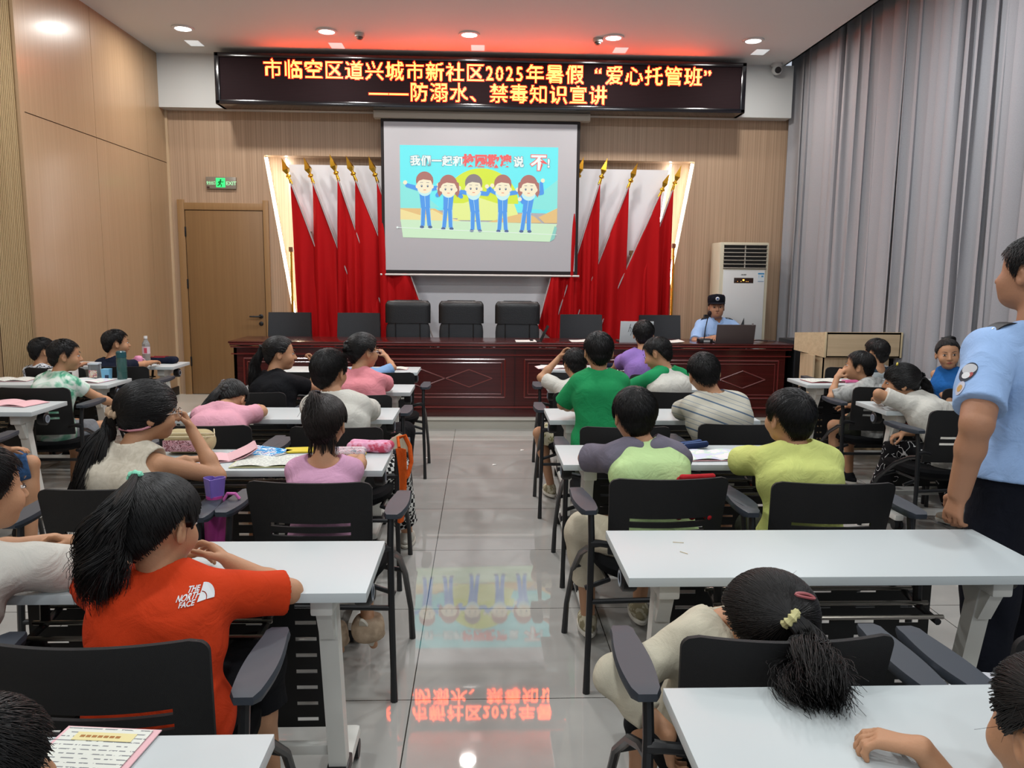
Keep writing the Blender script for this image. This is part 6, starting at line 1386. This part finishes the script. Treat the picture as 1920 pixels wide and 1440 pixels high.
b_ = lathe_thing('water_bottle', 'clear plastic water bottle with a white cap near the boy in navy', 'bottle', -2.93, 7.02, [('bottle_body', [(0, 0), (.030, 0), (.033, .01), (.030, .03), (.033, .045), (.030, .06), (.033, .075), (.032, .09), (.033, .165), (.030, .185), (.014, .215), (.013, .225), (0, .225)], M_clear), ('label', [(.0335, .092), (.0335, .155)], M_label), ('cap', [(.0, .248), (.015, .247), (.016, .225), (0, .224)], mat('white_cap', '#dcdcdc', .4))])
m = MB(); m.box(-.005, .02, -.0345, -.032, .10, .145); m.build('label_mark', mat('label_red', '#c04a5e', .5), b_)
lathe_thing('tumbler', 'teal lidded tumbler on the table beside the blue cup', 'bottle', -2.70, 6.02, [('bottle_body', [(0, 0), (.034, 0), (.036, .01), (.036, .15), (.033, .165), (0, .165)], M_tealc), ('lid', [(0, .215), (.028, .213), (.036, .205), (.037, .165), (0, .163)], M_teal), ('drink', [(0, .003), (.033, .003), (.033, .06), (0, .06)], mat('dark_drink', '#1a1210', .3))])
t = lathe_thing('cup', 'pink two-handled child cup beside the water bottle', 'cup', -2.95, 6.90, [('cup_body', [(0, 0), (.030, 0), (.036, .02), (.038, .06), (.032, .075), (.022, .085), (0, .088)], mat('pink_plastic', '#d68ab0', .3))])
for s in (-1, 1): m = MB(); m.tube([(s * .035, 0, .02), (s * .052, 0, .03), (s * .052, 0, .055), (s * .035, 0, .062)], .006, 8); m.build('handle', mat('pink_clear', '#e3b7cb', .2, trans=.3), t)
t = thing('juice_carton', 'light blue printed cup carton on the table left of the teal tumbler', 'cup', (-2.805, 6.0, TH + .0005))
m = MB(); m.lathe([(0, 0), (.036, 0), (.042, .08), (.0, .082)], n=4, R=rot(pi / 4)); m.build('carton', mat('light_blue_card', '#76b7dc', .5), t, False)
m = MB(); m.box(-.0, .026, -.032, -.028, .01, .035); m.build('printed_mark', mat('navy_print', '#1d3350', .5), t)
t = thing('storage_jar', 'clear square jar with printed stickers on the table with cups', 'container', (-2.90, 6.02, TH + .0005))
m = MB(); m.box(-.035, .035, -.035, .035, 0, .11, .006); m.build('jar_body', M_clear, t)
m = MB(); m.box(-.028, .03, -.0365, -.0355, .015, .07); m.build('sticker', noisy('sticker_print', [(0, '#d8d4cc'), (.45, '#d0a060'), (.5, '#e3e0da'), (.56, '#b0606a')], 60., interp='CONSTANT'), t)
m = MB(); m.box(-.037, .037, -.037, .037, .11, .125, .005); m.build('lid', mat('clear_lid', '#c9d6e0', .2), t)
t = thing('pencil_box', 'open white and black pencil box standing behind the tie-dye boy', 'pencil case', (-3.13, 6.02, TH + .0005))
m = MB(); m.box(-.10, .09, -.04, .04, 0, .075, .006); m.build('box_body', mat('white_tin', '#cfcfcb', .4), t)
m = MB(); m.box(-.03, .08, -.0415, -.0395, .012, .055); m.build('dark_window', M_blk, t)
m = MB(); m.box(-3.80, -3.66, 5.80, 5.92, TH + .0005, TH + .045, .01); tag(m.build('lunch_box', mat('lavender_plastic', '#8d86b5', .4)), 'lavender plastic box at the far left photo edge', 'box')
def pouch(lab, x, y, rz, L, W_, Hh, parts, name='pencil_case', seed=1):
    t = thing(name, lab, 'pencil case', (x, y, TH + .0005), rz)
    for pn, mt, (ox, oy, oz, l, w_, hh), wrk in parts:
        v = Vol((-L, -W_ * 1.2, -.01), (L, W_ * 1.2, Hh * 1.6), .0035 if L < .2 else .005); v.cone((ox - l / 2 + hh / 2, oy - w_ / 2 + hh / 2, oz + hh / 2), (ox + l / 2 - hh / 2, oy - w_ / 2 + hh / 2, oz + hh / 2), hh / 2, hh / 2, .01); v.cone((ox - l / 2 + hh / 2, oy + w_ / 2 - hh / 2, oz + hh / 2), (ox + l / 2 - hh / 2, oy + w_ / 2 - hh / 2, oz + hh / 2), hh / 2, hh / 2, .02); v.wrinkle(wrk, seed); v.plane((0, 0, .0008), (0, 0, -1)); v.mesh(pn, mt, t)
    return t
M_beige = cloth('beige_canvas', '#b3a47e', .06); M_heart = noisy('pink_brown_heart_print', [(0, '#b98a92'), (.45, '#5f3338'), (.5, '#c9a3aa'), (.58, '#8a5a60')], 60., interp='CONSTANT')
t = pouch('large beige zip pencil case with a pink patterned window', -1.30, 3.53, .0, .14, .09, .09, [('case_body', M_beige, (0, 0, 0, .22, .13, .105), .002)], seed=3)
m = MB(); m.grid(lambda u, v: (-.095 + .15 * u, -.0665 - .003 * sin(pi * v), .02 + .05 * v), 6, 4, .002); m.build('patterned_window', M_heart, t)
for zz in (.085, .098): m = MB(); m.tube([(-.09, -.062 + (zz - .085), zz), (.09, -.062 + (zz - .085), zz), (.108, .0, zz - .01), (.09, .05, zz)], .0028, 6); m.build('zip', mat('cream_zip', '#cfc3a0', .5), t)
pouch('pink oval pencil case on the right end of the table, left of the aisle', -.50, 3.56, -.1, .12, .06, .05, [('case_body', noisy('pink_print', [(.4, '#d99ab6'), (.5, '#e0a9c2'), (.62, '#c24a62')], 22.), (0, 0, 0, .21, .10, .05), .002)], seed=4)
t = pouch('clear pencil pouch with yellow base lying before the pink pencil case', -.60, 3.45, .05, .11, .05, .04, [('pouch_body', noisy('pouch_contents', [(0, '#cdb6bd'), (.45, '#e3dadd'), (.5, '#a8505e'), (.54, '#dcd2d6'), (.6, '#8a8a92')], 70., interp='CONSTANT'), (0, .0, .006, .19, .09, .034), .002), ('base', mat('yellow_vinyl', '#c9b04a', .5), (0.01, -.01, 0, .17, .09, .018), .001)], seed=5)
pouch('navy striped pencil pouch by the elbow of the boy with grey sleeves', 1.00, 3.62, .5, .10, .05, .04, [('pouch_body', stripes('navy_stripes', '#1c2a4c', None, .02, [(.5, '#5a6f9c'), (.7, '#1c2a4c')], 1), (0, 0, 0, .17, .08, .038), .003)], seed=6)
pouch('black pencil pouch on the front right table, by the boy in purple', 1.12, 6.90, 0, .13, .06, .05, [('pouch_body', C_navy, (0, 0, 0, .22, .10, .045), .003)], seed=7)
t = pouch('navy and red zip pencil case on the table nearest the door', -2.82, 7.10, -.1, .14, .07, .07, [('case_body', C_navy, (0.01, 0, 0, .24, .11, .06), .002), ('red_flap', cloth('dark_red_canvas', '#7c1c24', .1), (-.03, .0, .03, .15, .09, .034), .003)], seed=8)
pouch('flat bright pink pouch on the table before the lectern', 2.90, 5.98, .1, .10, .05, .03, [('pouch_body', cloth('hot_pink_vinyl', '#d46a96', .05), (0, 0, 0, .17, .08, .022), .002)], seed=9)
m = MB()
for a, b2 in (((-.715, 4.60), (-.645, 4.60)), ((-.715, 4.56), (-.645, 4.56)), ((-.715, 4.60), (-.715, 4.56)), ((-.645, 4.60), (-.645, 4.56))): m.tube([(a[0], a[1], TH + .004), (b2[0], b2[1], TH + .004)], .004, 6)
m.box(-.705, -.65, 4.565, 4.58, TH + .0005, TH + .012, .003); tag(m.build('tape_holder', mat('green_clear_plastic', '#4f9f7d', .2, trans=.3)), 'small green plastic case on the table beside the boy in white', 'stationery')
# orange strap bag on the chair arm
t = thing('shoulder_bag', 'orange strap bag hanging from the chair arm beside the aisle', 'bag', (-.385, 3.70, 0))
m = MB(); m.grid(lambda u, v: (-.012 + .012 * sin(3 * v) + .045 * u * (1 - .35 * v), -.02 + .015 * sin(4 * u + 3 * v), .735 - .36 * v), 6, 20, .004); m.build('bag_body', cloth('orange_nylon', '#cf5a1e', .1), t)
m = MB(); m.tube([(0, 0, .735), (-.01, .04, .775), (.02, .07, .78), (.045, .06, .73), (.055, .03, .66), (.04, .0, .60), (.02, -.01, .58)], .008, 6, sq=1.6); m.build('strap', cloth('orange_nylon', '#cf5a1e', .1), t)
m = MB(); m.grid(lambda u, v: (-.05 + .09 * u, .06 + .02 * sin(3 * u), .70 + .09 * v * (1 - .6 * abs(u - .5))), 6, 6, .002); m.build('paper_tag', mat('cream_card', '#cfc9ae', .8), t)
# purple bottle hung on the chair arm
t = thing('drink_bottle', 'purple and magenta drinking bottle with a heart-shaped cup lid, hanging between two chairs', 'bottle', (-1.0, 2.93, 0))
m = MB()
def heart(u, v):
    a = 2 * pi * u; x = 16 * sin(a) ** 3 / 17; y = (13 * cos(a) - 5 * cos(2 * a) - 2 * cos(3 * a) - cos(4 * a)) / 17; r = .036 + .008 * v; return (x * r, y * r + .03 * v * 0, .72 + .07 * v)
m.grid(heart, 28, 3, .003); m.build('cup_lid', mat('violet_plastic', '#7a66b8', .35), t, True, False)
m = MB(); m.lathe([(.0, .42), (.036, .42), (.040, .45), (.040, .64), (.030, .70), (.030, .722), (0, .722)]); m.build('bottle_body', mat('magenta_plastic', '#b0408c', .35), t)
m = MB(); m.tube([(.032, 0, .70), (.05, 0, .73), (.085, -.02, .735), (.10, -.02, .715)], .006, 8); m.build('strap', mat('pink_strap_plastic', '#d06ab0', .4), t)
# polka dot cloth on the empty chair
def blob(name, lab, cat, mt, cones, seed, amp=.006, h=.006, cutz=None):
    A = np.array([c[:2] for c in cones]).reshape(-1, 3); lo = A.min(0) - .12; hi = A.max(0) + .12; o = A.mean(0); o[2] = 0
    v = Vol(lo - o, hi - o, h)
    for a, b2, ra, rb in cones: v.cone(V(*a) - o, V(*b2) - o, ra, rb, .02)
    v.wrinkle(amp, seed)
    if cutz: v.plane((0, 0, cutz), (0, 0, -1))
    ob = v.mesh(name, mt, None); ob.location = o; return tag(ob, lab, cat)
blob('trousers_cloth', 'white cloth with black polka dots lying on the empty chair right of the sleeping girl', 'cloth', C_polka, [((1.12, 1.80, .485), (1.30, 1.86, .49), .045, .05), ((1.30, 1.86, .49), (1.56, 1.88, .50), .05, .055), ((1.18, 1.72, .48), (1.5, 1.76, .49), .045, .045)], 41, cutz=.458)
blob('red_cloth', 'red cloth folded over the top of the chair back behind the lime T-shirt', 'cloth', cloth('bright_red_cotton', '#b3262c', .1), [((.75, 2.825, .818), (.865, 2.83, .822), .014, .012), ((.75, 2.85, .80), (.86, 2.855, .66), .018, .016), ((.80, 2.85, .80), (.80, 2.855, .66), .018, .016), ((.86, 2.85, .80), (.75, 2.855, .66), .018, .016)], 42, .002, .004)
for x, y, a in ((.606, 2.30, .3), (.60, 2.21, 1.0)):
    m = MB(); m.tube([(x - .017 * cos(a), y + .012 * sin(a), TH + .0015), (x + .017 * cos(a), y - .012 * sin(a), TH + .0015)], .0008, 5); tag(m.build('straw_scrap', mat('straw', '#b09a62', .7)), 'tiny scrap of straw on the large empty white table, ' + ('farther' if y > 2.25 else 'nearer') + ' one', 'scrap', 'straw scraps on the empty table')
for x, y in ((.10, 6.35), (-.47, 6.6), (.36, 6.9)):
    m = MB(); m.poly([(x, y, .002), (x + .03, y + .01, .004), (x + .035, y + .035, .002), (x + .005, y + .03, .006)], .001, (0, 0, 1)); tag(m.build('paper_scrap', M_paper), 'small white paper scrap on the aisle floor, ' + ('in the middle' if x == .10 else 'near the left tables' if x < 0 else 'near the right tables'), 'scrap', 'paper scraps on the aisle floor')
